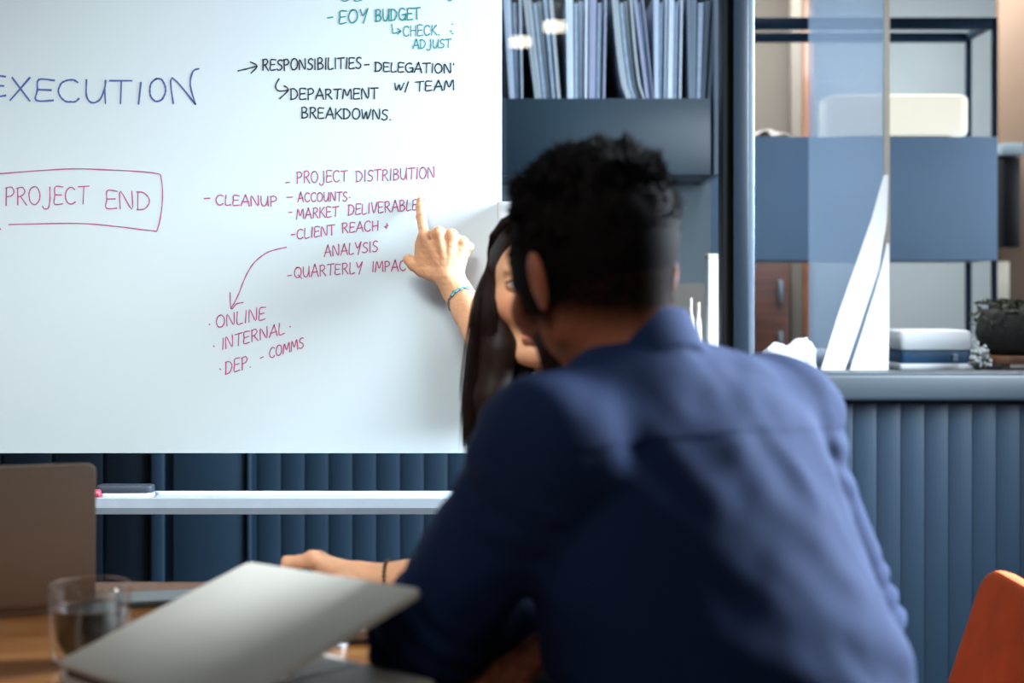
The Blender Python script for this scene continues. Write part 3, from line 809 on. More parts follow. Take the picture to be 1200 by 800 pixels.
lines('pink', [[(239.4, 232.6), (246, 232.2)], [(335, 214), (339.3, 213.6)], [(336, 231.2), (343, 230.8)], [(338.3, 248.8), (342, 248.6)], [(341.5, 275), (345.5, 274.4)], [(337, 323), (341.5, 322.4)],
               [(335.4, 289.7), (322, 292.6), (311, 297), (300, 305.5), (292.6, 315), (285.5, 329), (280.7, 342), (275, 354), (270.6, 361)],
               [(269.6, 342.7), (270.8, 361.6), (277, 356), (284.8, 354.3)], [(245, 379.6), (245.9, 380.4)], [(250, 405), (251, 406)], [(257.5, 432), (258.4, 433)], [(339.6, 382.4), (340.3, 382.9)],
               [(305, 419.6), (308.6, 418)], [(409.6, 231.2), (410.2, 231.6)]], 1.35)
K_ = dict(ink='pink')
for tx, x0, y0, x1, y1, h, w in (('CLEANUP', 252.7, 240, 324, 241.5, 11.5, 1.4), ('PROJECT', 347.6, 214.5, 406.6, 212.5, 13, 1.35), ('DISTRIBUTION', 417.4, 213, 509, 208.5, 13, 1.35),
                                 ('ACCOUNTS', 349, 236.5, 406.6, 235.5, 10.5, 1.35), ('MARKET', 347.6, 256.5, 396, 253.5, 11.5, 1.35), ('DELIVERABLES', 408, 252, 496.5, 245, 12, 1.35),
                                 ('CLIENT', 348, 280.3, 392, 274.8, 11.5, 1.35), ('REACH', 401, 272.8, 443, 270, 11.5, 1.35), ('+', 451, 268, 455, 267, 8, 1.3), ('ANALYSIS', 380, 300.8, 442.5, 294.5, 12.5, 1.35),
                                 ('QUARTERLY', 344.9, 325.5, 424, 319.5, 12.5, 1.35), ('IMPACT', 436, 318.4, 484, 316.5, 11.5, 1.35),
                                 ('ONLINE', 253.7, 384, 310.4, 374.3, 14.5, 1.35), ('INTERNAL', 259.8, 409.5, 333, 391, 13.5, 1.35),
                                 ('DEP.', 263.9, 438.5, 294, 430, 14.5, 1.35), ('COMMS', 315.5, 420, 355.7, 407, 12, 1.35)):
    write(tx, 'pink', x0, y0, x1, y1, h, w)

# eraser and marker lying on the tray
tzt = tz1 - .0015
t = empty('board_eraser', (wx(147, 2.615), 2.618, tzt), 'long dark felt eraser with white case on the board tray', 'eraser')
bm = bmesh.new(); slab_into(bm, .104, .036, .008, .012, .002); obj('case', bm, M['eraserw'], t, smooth='auto')
bm = bmesh.new(); slab_into(bm, .103, .035, .014, .012, .003); o = obj('felt_pad', bm, M['eraser'], t, smooth='auto'); o.location.z = .008
t = empty('marker_pen', (wx(108, 2.59), 2.592, tzt), 'white marker pen with pink red cap left of the eraser', 'marker')
bm = bmesh.new(); tube_into(bm, [(-.1, 0, .0085), (-.001, 0, .0085)], .008, 14); obj('barrel', bm, M['penwhite'], t, smooth='auto')
bm = bmesh.new(); tube_into(bm, [(-.001, 0, .0085), (.004, 0, .0085), (.013, 0, .0085), (.015, 0, .0085)], [.0085, .0085, .008, .006], 14); obj('cap', bm, M['pinkcap'], t, smooth='auto')

# ------------------------------------------------------------------ table
TZ = .74; TY1 = TZ and (CZ - TZ) * F / (681 - HOR); TX1 = .0
tb = empty('meeting_table', (-1.0, 1.5, 0), 'honey oak meeting table with laptops and a coffee glass on it', 'table')
bm = bmesh.new(); slab_into(bm, TX1 + 2.2, TY1 - .45, .03, .02, .004); o = obj('tabletop', bm, M['tablewood'], tb, smooth='auto')
o.location = ((TX1 - 2.2) / 2 + 1.0, (TY1 + .45) / 2 - 1.5, TZ - .03)
for sx in (-2.1, -.75):
    for sy in (.6, TY1 - .12):
        o = box('leg', (sx - .025, sy - .025, 0), (sx + .025, sy + .025, TZ - .03), M['blackmetal'], None, bev=.004); o.parent = tb; o.location -= Vector((-1.0, 1.5, 0))

# laptop at the left: lid back towards us
lp = empty('laptop', (wx(112, 1.86), 1.86, TZ), 'open grey brown laptop at the left edge, back of its lid towards us', 'laptop', rz=math.radians(17))
LW = .325
lx = -LW / 2
def rz(a, ax='X'): return Matrix.Rotation(math.radians(a), 3, ax)
bm = bmesh.new(); slab_into(bm, LW, .225, .014, .012, .003); o = obj('base', bm, M['silver2'], lp, smooth='auto'); o.location = (lx, .115, .001)
lidh = .195
bm = bmesh.new(); slab_into(bm, LW, lidh, .006, .012, .002); o = obj('lid', bm, M['silver2'], lp, smooth='auto')
o.rotation_euler = (math.radians(90 + 14), 0, 0); o.location = (lx, .0 - math.sin(math.radians(14)) * lidh / 2 + .004, .012 + math.cos(math.radians(14)) * lidh / 2)
bm = bmesh.new(); slab_into(bm, LW - .012, lidh - .014, .001, .006); o2 = obj('screen', bm, M['screen'], lp)
o2.rotation_euler = o.rotation_euler; o2.location = o.location + Vector((0, .0005, 0)); o.location += Vector((0, -.0, 0))
o2.parent = o; o2.location = (0, 0, -.001); o2.rotation_euler = (0, 0, 0)
kb = bmesh.new()
for r in range(5):
    for c in range(14): add_box(kb, (lx - .13 + c * .02, .06 + r * .019, .0165), (.016, .015, .003))
obj('keyboard', kb, M['key'], lp)
bm = bmesh.new(); add_box(bm, (lx, .19, .0155), (.1, .055, .0015)); obj('trackpad', bm, M['silver'], lp)

# laptop in front: lid half closed, hinge at its left
P1 = Vector((-.477, 1.487, .771)); P4 = Vector((-.2605, 1.211, .796)); P2 = Vector((-.3025, 1.632, .850))
eu = (P4 - P1).normalized(); A_ = .355; B_ = .24
ew = (P2 - P1); ew = (ew - eu * ew.dot(eu)).normalized(); en = eu.cross(ew).normalized()
if en.z < 0: en = -en
M_lid = Matrix((eu, ew, -en if eu.cross(ew).dot(en) < 0 else en)).transposed()
hx = Vector((eu.x, eu.y, eu.z)).normalized(); hv = Vector((-eu.y, eu.x, 0)).normalized(); hv = (hv - hx * hv.dot(hx)).normalized(); hn = hx.cross(hv)
MB = Matrix((hx, hv, hn)).transposed()
lp2 = empty('laptop', (P1.x, P1.y, TZ), 'silver laptop with half closed lid in front, its keyboard showing underneath', 'laptop')
def place(o, ctr, R): o.parent = lp2; o.location = ctr - lp2.location; o.rotation_euler = R.to_euler()
bm = bmesh.new(); slab_into(bm, A_, B_, .008, .012, .003); o = obj('lid', bm, M['silver'], smooth='auto'); place(o, P1 + eu * A_ / 2 + ew * B_ / 2 - en * .008, M_lid)
bm = bmesh.new(); slab_into(bm, A_ - .014, B_ - .016, .001, .006); s_ = obj('screen', bm, M['screen'], o); s_.location = (0, 0, -.0011)
base_c = P1 + hx * A_ / 2 + hv * B_ / 2 - hn * .024
bm = bmesh.new(); slab_into(bm, A_, B_, .014, .012, .003); o = obj('base', bm, M['silver'], smooth='auto'); place(o, base_c, MB)
bm = bmesh.new(); tube_into(bm, [(-A_ / 2 + .03, 0, 0), (A_ / 2 - .03, 0, 0)], .0065, 12); o = obj('hinge', bm, M['silver2'], smooth='auto'); place(o, P1 + hx * A_ / 2 + hv * .006 - hn * .008, MB)
kk = bpy.data.meshes.new('key'); b2 = bmesh.new(); add_box(b2, (0, 0, 0), (.0165, .0155, .002)); b2.to_mesh(kk); b2.free(); kk.materials.append(M['key'])
for r in range(5):
    for c in range(15):
        o = bpy.data.objects.new('key', kk); COL.objects.link(o)
        place(o, P1 + hx * (A_ / 2 - .1365 + c * .0195) + hv * (.045 + r * .0188) - hn * .0093, MB)
bm = bmesh.new(); slab_into(bm, .12, .075, .0008, .006); o = obj('trackpad', bm, M['silver2'], smooth='auto'); place(o, P1 + hx * A_ / 2 + hv * .19 - hn * .0098, MB)

# things around it
def flat_item(name, w, d, parts, loc, rz_, label, cat):
    t = empty(name, loc, label, cat, rz=rz_); z = 0
    for n, ww, dd, tt, m, r in parts:
        bm = bmesh.new(); slab_into(bm, w * ww, d * dd, tt, r, min(.0015, tt * .3)); o = obj(n, bm, M[m], t, smooth='auto'); o.location.z = z; z += tt
    return t
flat_item('notebook', .21, .15, (('cover', 1, 1, .004, 'black', .004), ('pages', .97, .96, .009, 'paper2', .003), ('cover', 1, 1, .006, 'paper', .004)),
          (wx(425, 1.76) - .005, 1.765, TZ), .06, 'closed notebook with pale cover and brown page edges behind the laptop', 'notebook')
flat_item('paper_stack', .25, .16, (('sheet', 1, 1, .0007, 'paper', .002), ('sheet', .99, .98, .0007, 'paper', .002)),
          (-.30, 1.78, TZ), -.25, 'pale paper sheets between the coffee glass and the front laptop', 'paper')
t = flat_item('notepad', .22, .2, (('pages', 1, 1, .024, 'paper', .003),), (-.17, 1.19, TZ), -.9,
              'white notepad under the near corner of the front laptop', 'notepad')
t = empty('phone', (wx(203, 1.93), 1.93, TZ), 'black phone with bluish glossy screen behind the coffee glass', 'phone', rz=.25)
bm = bmesh.new(); slab_into(bm, .15, .074, .008, .012, .002); obj('phone_body', bm, M['black'], t, smooth='auto')
bm = bmesh.new(); slab_into(bm, .142, .067, .0008, .009); o = obj('screen', bm, M['screen'], t); o.location.z = .008

# double-walled coffee glass
gx, gy = wx(104.5, 1.6), 1.6
t = empty('coffee_glass', (gx, gy, TZ), 'double walled glass cup half full of black coffee', 'cup')
R0 = .0455; H0 = wz(684, 1.6) - TZ
outer = [(R0 * .62, .0), (R0 * .80, .003), (R0 * .92, .014), (R0 * .98, .035), (R0, H0 * .6), (R0, H0 - .003), (R0 - .0012, H0), (R0 - .0028, H0 - .002)]
inner = [(R0 - .005, H0 - .01), (R0 - .0065, H0 * .6), (R0 - .009, .035), (R0 - .016, .02), (R0 * .35, .013), (0.0005, .012)]
bm = bmesh.new(); lathe_into(bm, [(0.0005, 0)] + outer, 48, cap=False); obj('outer_wall', bm, M['cupglass'], t, smooth=True)
inner = [(R0 - .0028, H0 - .002), (R0 - .0045, H0 - .012), (R0 - .0055, H0 * .6), (R0 - .008, .03), (R0 - .016, .015), (R0 * .35, .009), (0.0005, .008)]
bm = bmesh.new(); lathe_into(bm, inner, 48, cap=False); obj('inner_wall', bm, M['cupglass'], t, smooth=True)
cz_ = wz(712, 1.6) - TZ
cof = [(0.0005, .0085), (R0 * .35, .0095), (R0 - .0165, .0155), (R0 - .0086, .0305), (R0 - .0061, cz_ - .002), (R0 - .0061, cz_), (0.0005, cz_)]
bm = bmesh.new(); lathe_into(bm, cof, 40, cap=False); bmesh.ops.recalc_face_normals(bm, faces=bm.faces[:]); obj('coffee', bm, M['coffee'], t, smooth='auto')
bm = bmesh.new(); lathe_into(bm, [(R0 - .0061, cz_), (R0 - .0061, cz_ + .0012), (R0 - .010, cz_ + .0012), (R0 - .010, cz_)], 40, cap=False); obj('foam_ring', bm, M['crema'], t)

# ------------------------------------------------------------------ chairs
def frame_legs(t, w, d, h, m, r=.011, splay=.04):
    for sx in (-1, 1):
        for sy in (-1, 1):
            bm = bmesh.new(); tube_into(bm, [(sx * w, sy * d, h), (sx * (w + splay), sy * (d + splay), .0)], [r * 1.25, r], 10); obj('leg', bm, m, t, smooth='auto')

# orange chair, facing left towards the table; we see the inner side of its backrest
ay = 2.18; x0_ = wx(1120, ay); z0_ = wz(800, ay); kx = (wx(1164, ay) - x0_) / (wz(664, ay) - z0_); ztp = wz(662, ay)
t = empty('dining_chair', (.47, ay - .225, 0), 'orange felt chair at the right edge in front of the ribbed panels', 'chair')
tl = t.location; tilt = math.atan(kx); hb_ = (ztp - .43) / math.cos(tilt)
bm = bmesh.new(); slab_into(bm, .45, hb_, .042, .045, .014)
for v in bm.verts:                                            # stand the slab up, lean it back, wrap its sides a little forward
    y, h, d = v.co.x, v.co.y + hb_ / 2, v.co.z - .0
    w = abs(y) / .225; d -= .018 * w * w
    v.co = Vector((x0_ + kx * (.43 - z0_) + h * math.sin(tilt) + d * math.cos(tilt) - tl.x, y, .43 + h * math.cos(tilt) - d * math.sin(tilt)))
bmesh.ops.recalc_face_normals(bm, faces=bm.faces[:]); obj('backrest', bm, M['orange'], t, smooth='auto')
bm = bmesh.new(); slab_into(bm, .32, .40, .07, .05, .022); o = obj('seat', bm, M['orange'], t, smooth='auto'); o.location = (.07, 0, .38)
frame_legs(t, .10, .13, .38, M['blackmetal'])


def stool(loc, rz_, label):
    t = empty('stool', loc, label, 'stool', rz=rz_)
    bm = bmesh.new(); slab_into(bm, .31, .31, .05, .07, .018); o = obj('seat', bm, M['leather'], t, smooth='auto'); o.location.z = .365
    frame_legs(t, .10, .10, .365, M['blackmetal'])
    bm = bmesh.new(); q = [(-.12, -.12, .18), (.12, -.12, .18), (.12, .12, .18), (-.12, .12, .18), (-.12, -.12, .18)]; tube_into(bm, q, .007, 8); obj('foot_ring', bm, M['blackmetal'], t, smooth='auto')
stool((.30, 1.335, 0), math.radians(35), 'low stool with leather seat under the seated man')
stool((.185, 2.07, 0), math.radians(10), 'low stool with leather seat under the seated woman')


# ------------------------------------------------------------------ people
def frame_mat(origin, yaw, pitch=0, roll=0):
    """columns right, forward, up; yaw turns left from +Y, pitch > 0 looks down, roll > 0 tilts to the right"""
    R = Matrix.Rotation(yaw, 3, 'Z') @ Matrix.Rotation(-pitch, 3, 'X') @ Matrix.Rotation(roll, 3, 'Y')
    return Matrix.Translation(origin) @ R.to_4x4()


def head_sdf(f, Mh, sc=1.0, male=True):
    """head about its point midway between the eyes at ear depth; all sizes in metres for sc = 1"""
    f.M = Mh @ Matrix.Scale(1, 4)
    S = sc
    def e(c, r, k=.01, op='add', rot=None): f.ell([v * S for v in c], [v * S for v in r], k * S, op, rot)
    def c(a, b, ra, rb, k=.01, op='add'): f.cap([v * S for v in a], [v * S for v in b], ra * S, rb * S, k * S, op)
    e((0, -.012, .028), (.0765, .096, .086), .01)
    e((0, .028, -.022), (.064, .062, .082), .03)
    for s in (-1, 1):
        c((s * (.054 if male else .049), .002, -.062), (s * .018, .068, -.1), .02, .015, .022)
        e((s * .043, .058, -.032), (.024, .022, .022), .02)
    e((0, .074, -.1), (.021 if male else .017, .017, .016), .02)
    e((0, .078, .02), (.048, .012, .011), .014)
    for s in (-1, 1): e((s * .031, .098, -.002), (.019, .017, .013), .012, 'sub')
    c((0, .086, .004), (0, .103, -.036), .0065, .0095, .012)
    e((0, .104, -.041), (.0095, .01, .0085), .006)
    for s in (-1, 1): e((s * .0115, .098, -.043), (.0068, .009, .0065), .004)
    e((0, .0905, -.0665), (.023, .0085, .0055), .005); e((0, .089, -.076), (.019, .0095, .006), .004)
    e((0, .1, -.0708), (.022, .009, .0012), .002, 'sub')
    for s in (-1, 1):
        e((s * .031, .0765, 0), (.0155, .0135, .0125), .003)
        e((s * .031, .091, -.0005), (.0125, .008, .0036), .001, 'sub')
        Re = Matrix.Rotation(s * .35, 3, 'Z') @ Matrix.Rotation(-.15, 3, 'X')
        e((s * .081, -.012, -.012), (.0055, .019, .031), .006, rot=Re)
        e((s * .086, -.014, -.004), (.0042, .020, .024), .005, rot=Re)
        e((s * .089, -.008, -.010), (.006, .010, .016), .005, 'sub', rot=Re)
    f.M = Matrix.Identity(4)


def to_local(co, Mh):
    A = np.array(Mh.inverted()); return co @ A[:3, :3].T + A[:3, 3]


def eyes(parent, Mh, sc, look=(0, 1, 0)):
    for s in (-1, 1):
        ce = Vector((s * .031 * sc, .0785 * sc, 0)); t_ = None
        bm = bmesh.new(); bmesh.ops.create_uvsphere(bm, u_segments=20, v_segments=14, radius=.0119 * sc)
        o = obj('eye', bm, M['eye'], parent, smooth=True); o.matrix_world = Mh @ Matrix.Translation(ce)
        d = Vector(look).normalized(); q = d.to_track_quat('Z', 'Y').to_matrix().to_4x4()
        for nm, r0, zz, m in (('iris', .0056, .0106, 'iris'), ('pupil', .0026, .0117, 'pupil')):
            bm = bmesh.new(); prof = [(r0 * sc * k / 4 + 1e-5, (.0121 * math.cos(r0 / .0121 * k / 4) + (.0003 if nm == 'pupil' else .0001)) * sc) for k in range(5)]
            lathe_into(bm, prof, 18, cap=False); i_ = obj(nm, bm, M[m], o, smooth=True); i_.matrix_local = q


def hand_sdf(f, wrist, mcps, fingers, thumb, palm_n, sc=1.0, k=.006):
    """mcps: 4 knuckle points; fingers: 4 lists of further joints; thumb: list of joints"""
    rr = [.0088, .0090, .0085, .0076]
    w = Vector(wrist); n = Vector(palm_n).normalized()
    for i, (m_, js) in enumerate(zip(mcps, fingers)):
        m_ = Vector(m_); base = w + (m_ - w) * .22
        f.cap(base, m_, .0125 * sc, .0118 * sc, .010)
        f.cap(base + n * .006, w + (m_ - w) * .8 + n * .008, .011 * sc, .010 * sc, .010)
        P = [m_] + [Vector(j) for j in js]; R = [rr[i] * 1.08, rr[i], rr[i] * .93, rr[i] * .80]
        for a in range(len(P) - 1): f.cap(P[a], P[a + 1], R[a] * sc, R[a + 1] * sc, .0035 if a else .006)
        for a in range(1, len(P) - 1): f.ell(P[a], [R[a] * sc * 1.06] * 3, .003)
        f.ell(m_ - n * .003, [.0092 * sc] * 3, .006)
    T = [Vector(q) for q in thumb]; R = [.0165, .0138, .0120, .0106][:len(T)]
    for a in range(len(T) - 1): f.cap(T[a], T[a + 1], R[a] * sc, R[a + 1] * sc, .008 if a == 0 else .004)


def strand_mesh(name, paths, rad, sides=3):
    """many thin tapered strands joined into one mesh; paths: array (n, k, 3), rad: (k,)"""
    P = np.asarray(paths, np.float32); n, k, _ = P.shape
    T = np.gradient(P, axis=1); T /= np.linalg.norm(T, axis=2, keepdims=True) + 1e-9
    up = np.tile(np.array([.31, .2, .93], np.float32), (n, k, 1)); up[np.abs((T * up).sum(2)) > .95] = (1, 0, 0)
    U = np.cross(T, up); U /= np.linalg.norm(U, axis=2, keepdims=True) + 1e-9; Wv = np.cross(T, U)
    rad = np.asarray(rad, np.float32); rad = rad[None, :, None] if rad.ndim == 1 else rad[:, :, None]
    rings = np.stack([P + (U * math.cos(2 * PI * s / sides) + Wv * math.sin(2 * PI * s / sides)) * rad for s in range(sides)], 2)
    V = rings.reshape(-1, 3); b = np.arange(n)[:, None, None] * k * sides + np.arange(k - 1)[None, :, None] * sides
    s0 = np.arange(sides)[None, None, :]; s1 = (s0 + 1) % sides
    Q = np.stack([b + s0, b + s1, b + sides + s1, b + sides + s0], 3).reshape(-1, 4)
    me = bpy.data.meshes.new(name); me.vertices.add(len(V)); me.vertices.foreach_set('co', V.astype(np.float32).ravel())
    me.loops.add(Q.size); me.loops.foreach_set('vertex_index', Q.astype(np.int32).ravel())
    me.polygons.add(len(Q)); me.polygons.foreach_set('loop_start', np.arange(0, Q.size, 4, dtype=np.int32))
    me.update(calc_edges=True); me.polygons.foreach_set('use_smooth', [True] * len(me.polygons)); return me


def rot_cols(r, f_, u=(0, 0, 1)): return Matrix((r, f_, u)).transposed().to_3x3()


# ---------------- the man in front, seen from behind
YM = math.radians(35); fm = Vector((-math.sin(YM), math.cos(YM), 0)); rm = Vector((math.cos(YM), math.sin(YM), 0)); UZ = Vector((0, 0, 1))
RM = rot_cols(rm, fm)
mP = Vector((.285, 1.345, .55)); mW = Vector((.262, 1.385, .70)); mC = Vector((.195, 1.46, .88)); mU = Vector((.168, 1.495, .985)); mN = Vector((.135, 1.468, 1.075))
mSL = Vector((.036, 1.385, 1.0)); mSR = Vector((.295, 1.60, 1.012)); mEL = Vector((-.088, 1.46, .805)); mER = Vector((.380, 1.60, .79))
mHL = mP - rm * .09; mHR = mP + rm * .09
mKL = mHL + fm * .43 + Vector((0, 0, -.04)); mKR = mHR + fm * .40 + Vector((0, 0, -.03))
mAL = Vector((mKL.x + .03, mKL.y - .02, .10)); mAR = Vector((mKR.x + .03, mKR.y - .03, .10))
mWR = Vector((.066, 1.566, .790)); mWL = Vector((.10, 1.66, .825))
HM = frame_mat((.0850, 1.512, 1.180), math.radians(35), math.radians(12), math.radians(-3))


def man_torso(f, g=0):
    f.ell(mP, (.17, .125, .13), .03, rot=RM, grow=g); f.ell(mW, (.158, .118, .15), .05, rot=RM, grow=g)
    f.ell((mW + mC) / 2, (.168, .122, .13), .05, rot=RM, grow=g)
    f.ell((.150, 1.47, .80), (.115, .10, .11), .04, rot=RM, grow=g)
    f.ell(mC, (.182, .118, .15), .05, rot=RM, grow=g); f.ell(mU, (.175, .098, .09), .05, rot=RM, grow=g)
    f.cap(mN - UZ * .015, mSL, .05, .056, .04, grow=g); f.cap(mN - UZ * .015, mSR, .05, .056, .04, grow=g)
    f.ell(mU - fm * .045 + rm * .07 - UZ * .04, (.07, .05, .085), .03, rot=RM, grow=g); f.ell(mU - fm * .045 - rm * .07 - UZ * .04, (.07, .05, .085), .03, rot=RM, grow=g)


def man_arms(f, g=0, fore=1.0, foreR=1.0):
    f.ell(mSL, (.060, .060, .062), .03, grow=g); f.ell(mSR, (.060, .060, .062), .03, grow=g)
    for S_, E_, Wr, fore in ((mSL, mEL, mWL, fore), (mSR, mER, mWR, foreR)):
        f.cap(S_, E_, .056, .046, .025, grow=g)
        f.cap(E_, E_ + (Wr - E_) * fore, .046, .046 + (.027 - .046) * fore, .02, grow=g)


man = empty('person', (.28, 1.34, 0), 'man with short black hair and navy shirt seen from behind in front', 'person')
# body: one continuous surface, fine around the head, coarser grid would lose the ears
fb = Field((-.20, 1.14, .02), (.56, 2.02, 1.32), .0048)
man_torso(fb, -.006); man_arms(fb, -.006)
fb.cap(mN - UZ * .02, HM @ Vector((0, -.035, -.04)), .056, .054, .03)
fb.cap(mN + fm * .03, HM @ Vector((0, .02, -.07)), .045, .04, .03)
for H_, K2, A2 in ((mHL, mKL, mAL), (mHR, mKR, mAR)):
    fb.cap(H_, K2, .078, .055, .03); fb.cap(K2, A2, .052, .036, .02)
    fb.cap(A2 - UZ * .045, A2 + fm * .12 - UZ * .065, .032, .022, .02)
# right hand on the table near the left elbow
hw = mWR; hd = Vector((-.100, -.075, -.012)).normalized(); hs = Vector((.55, -.83, 0)).normalized()
hd2 = Vector((-.60, -.78, -.15)).normalized(); hsd = Vector((-.78, .60, 0)).normalized()
k0 = hw + hd2 * .085
mcps = [k0 + hsd * s + Vector((0, 0, -.002)) for s in (.030, .010, -.010, -.028)]
fing = [[m_ + hd2 * .040 + UZ * -.004, m_ + hd2 * .060 - UZ * .012, m_ + hd2 * .074 - UZ * .024] for m_ in mcps]
mh_body = fb.mesh('man_body_raw')
fh = Field((-.14, 1.34, .73), (.20, 1.68, .86), .0028)
fh.cap(mWR + (mER - mWR) * .25, mWR, .033, .025, .01); fh.cap(mWR, mWR + hd2 * .03, .025, .024, .012)
hand_sdf(fh, hw, mcps, fing, [hw + hd2 * .02 + hsd * .02, hw + hd2 * .05 + hsd * .04 - UZ * .01, hw + hd2 * .075 + hsd * .043 - UZ * .018, hw + hd2 * .095 + hsd * .038 - UZ * .02], -UZ, 1.05)
mh_hand = fh.mesh('man_hand_raw')
hd3 = Vector((.55, .80, -.25)).normalized(); hs3 = Vector((.80, -.55, 0)).normalized()
fl = Field((.02, 1.62, .74), (.24, 1.88, .90), .0032)
fl.cap(mWL + (mEL - mWL) * .25, mWL, .033, .025, .01); k0 = mWL + hd3 * .085
mc3 = [k0 + hs3 * s for s in (-.030, -.010, .010, .028)]
hand_sdf(fl, mWL, mc3, [[m_ + hd3 * .035 - UZ * .008, m_ + hd3 * .05 - UZ * .028, m_ + hd3 * .045 - UZ * .045] for m_ in mc3],
         [mWL + hd3 * .02 - hs3 * .02, mWL + hd3 * .05 - hs3 * .045 - UZ * .01, mWL + hd3 * .08 - hs3 * .05 - UZ * .02], -UZ, 1.05)
mh_hl = fl.mesh('man_left_hand_raw')
fd = Field((-.04, 1.36, 1.04), (.225, 1.66, 1.315), .0022)
head_sdf(fd, HM, 1.0, True)
fd.cap(mN - UZ * .02, HM @ Vector((0, -.035, -.04)), .056, .054, .03)
fd.cap(mN + fm * .03, HM @ Vector((0, .02, -.07)), .045, .04, .03)
fd.cut((0, 0, 1.052), (0, 0, 1))
mh_head = fd.mesh('man_head_raw')
me = join_meshes('body', [mh_body, mh_hand, mh_hl, mh_head])
co = coords(me); L = to_local(co, HM)
base = np.tile(np.array(lin((146, 84, 58))), (len(co), 1))
up_head = sstep(1.04, 1.08, co[:, 2])
nz = wob(L, 300) * .08
scalp = sstep(-.078, -.030, L[:, 2] + .35 * np.clip(-L[:, 1] - .03, 0, .1)) * sstep(.075, .03, L[:, 1] - .9 * np.clip(L[:, 2], 0, .1)) * (np.abs(L[:, 0]) < .0785)
ahead = (L[:, 1] > .012) & (np.abs(L[:, 0]) < .08)
beard = ahead * sstep(-.035, -.055, L[:, 2] + .25 * np.clip(L[:, 1], 0, .1)) * sstep(-.135, -.115, L[:, 2])
side = (L[:, 1] > .004) & (L[:, 1] < .03) & (L[:, 2] > -.05) & (np.abs(L[:, 0]) > .05)
dn = np.clip(np.maximum(np.maximum(scalp, beard * .95), side * .8) + nz, 0, 1) * up_head
lips = np.exp(-((L[:, 2] + .071) / .006) ** 2 - (L[:, 0] / .02) ** 4) * (L[:, 1] > .085)
base = base * (1 - lips[:, None] * .35)
base = base * (1 - dn[:, None]) + np.array(lin((18, 13, 12))) * dn[:, None]
tint(me, base)
body = obj('body', me, M['skin'], man)
def rel(o, parent):
    """keep world-space mesh data in place under a moved parent"""
    o.matrix_parent_inverse = Matrix.Translation(parent.location).inverted(); return o
rel(body, man)
eyes(man, Matrix.Translation(-man.location) @ HM, 1.0)

# shirt
fs = Field((-.22, 1.14, .50), (.58, 1.84, 1.19), .0036)
man_torso(fs, .007); man_arms(fs, .009, .42, .86)
aL = (mEL - mSL).normalized(); aR = (mER - mSR).normalized(); lL = (mEL - mSL).length; lR = (mER - mSR).length
for E_, Wr, t_, r_ in ((mEL, mWL, .42, .050), (mER, mWR, .86, .042)):                      # rolled cuffs
    q = E_ + (Wr - E_) * t_; fs.cap(q - (Wr - E_).normalized() * .018, q, r_, r_ - .001, .004)
c_ax = (fm * .50 + UZ * 1.0).normalized()


def man_folds(p):
    d = np.zeros(len(p))
    for S_, a_, l_, ph in ((mSL, aL, lL, 0), (mSR, aR, lR, 2)):
        v = p - np.array(S_); t = v @ np.array(a_); r = v - t[:, None] * np.array(a_); rr = np.linalg.norm(r, axis=1)
        near = np.exp(-np.clip(rr - .05, 0, 1) / .03)
        ang = np.arctan2(r @ np.array(UZ), r @ np.array(rm))
        d += near * sstep(l_ * .62, l_ * .95, t) * .0035 * np.sin(t * 230 + 1.6 * np.sin(ang + ph) + ph)      # bunched at the elbow
        d += near * sstep(-.01, .03, t) * sstep(.14, .06, t) * .003 * np.sin(t * 150 + ang * 2.2 + ph)          # pulled at the shoulder
    vy = p - np.array(mU); u = vy @ np.array(rm); z = vy[:, 2]; bk = sstep(0, .05, -(vy @ np.array(fm)))
    d += bk * .0011 * np.sin(u * 95 + 2 * np.sin(z * 14)) * sstep(.05, .0, np.abs(z - .0) - .01)                # gathers below the yoke
    d += bk * .0024 * np.sin((p[:, 2] + .28 * u) * 78 + 2.2 * np.sin(u * 11)) * sstep(.92, .78, p[:, 2])        # drapes low on the back
    d += .0022 * wob(p, 21, 1.0) + .0012 * wob(p, 48, .4)
    # yoke seam: a shallow step
    return d - bk * .0016 * sstep(-.001, .002, (z - .035 + .06 * np.abs(u)))


fs.displace(man_folds)
# hollow for the neck, then the collar
fs.cap(mN - UZ * .005, mN + c_ax * .12, .057, .057, .004, 'sub')
cc = mN + c_ax * .022 + rm * .004
def collar(x, y, z):
    v = np.stack([x - cc[0], y - cc[1], z - cc[2]], -1); t = v @ np.array(c_ax)
    r = np.linalg.norm(v - t[..., None] * np.array(c_ax), axis=-1)
    return np.maximum(np.abs(r - (.062 - .10 * (t + .02))) - .0042, np.abs(t) - .024)
fs.func(np.array(cc) - .1, np.array(cc) + .1, collar, .003)
fs.cut((0, 0, .53), (0, 0, 1))
shirt = obj('shirt', fs.mesh('shirt'), M['shirt'], man); rel(shirt, man)
ft = Field((-.14, 1.16, .05), (.52, 1.98, .70), .007)
ft.ell(mP - UZ * .01, (.178, .135, .12), .03, rot=RM); 
for H_, K2, A2 in ((mHL, mKL, mAL), (mHR, mKR, mAR)): ft.cap(H_, K2, .088, .066, .03); ft.cap(K2, A2, .062, .052, .02)
ft.displace(lambda p: .004 * wob(p, 30)); ft.cut((0, 0, .075), (0, 0, 1))
rel(obj('trousers', ft.mesh('trousers'), M['trousers'], man), man)
for A2 in (mAL, mAR):
    fo = Field((A2.x - .16, A2.y - .1, 0), (A2.x + .1, A2.y + .24, .12), .005)
    fo.cap(A2 - UZ * .05 - fm * .03, A2 + fm * .15 - UZ * .068, .045, .034, .02); fo.cut((0, 0, .004), (0, 0, 1))
    rel(obj('shoe', fo.mesh('shoe'), M['leather'], man), man)

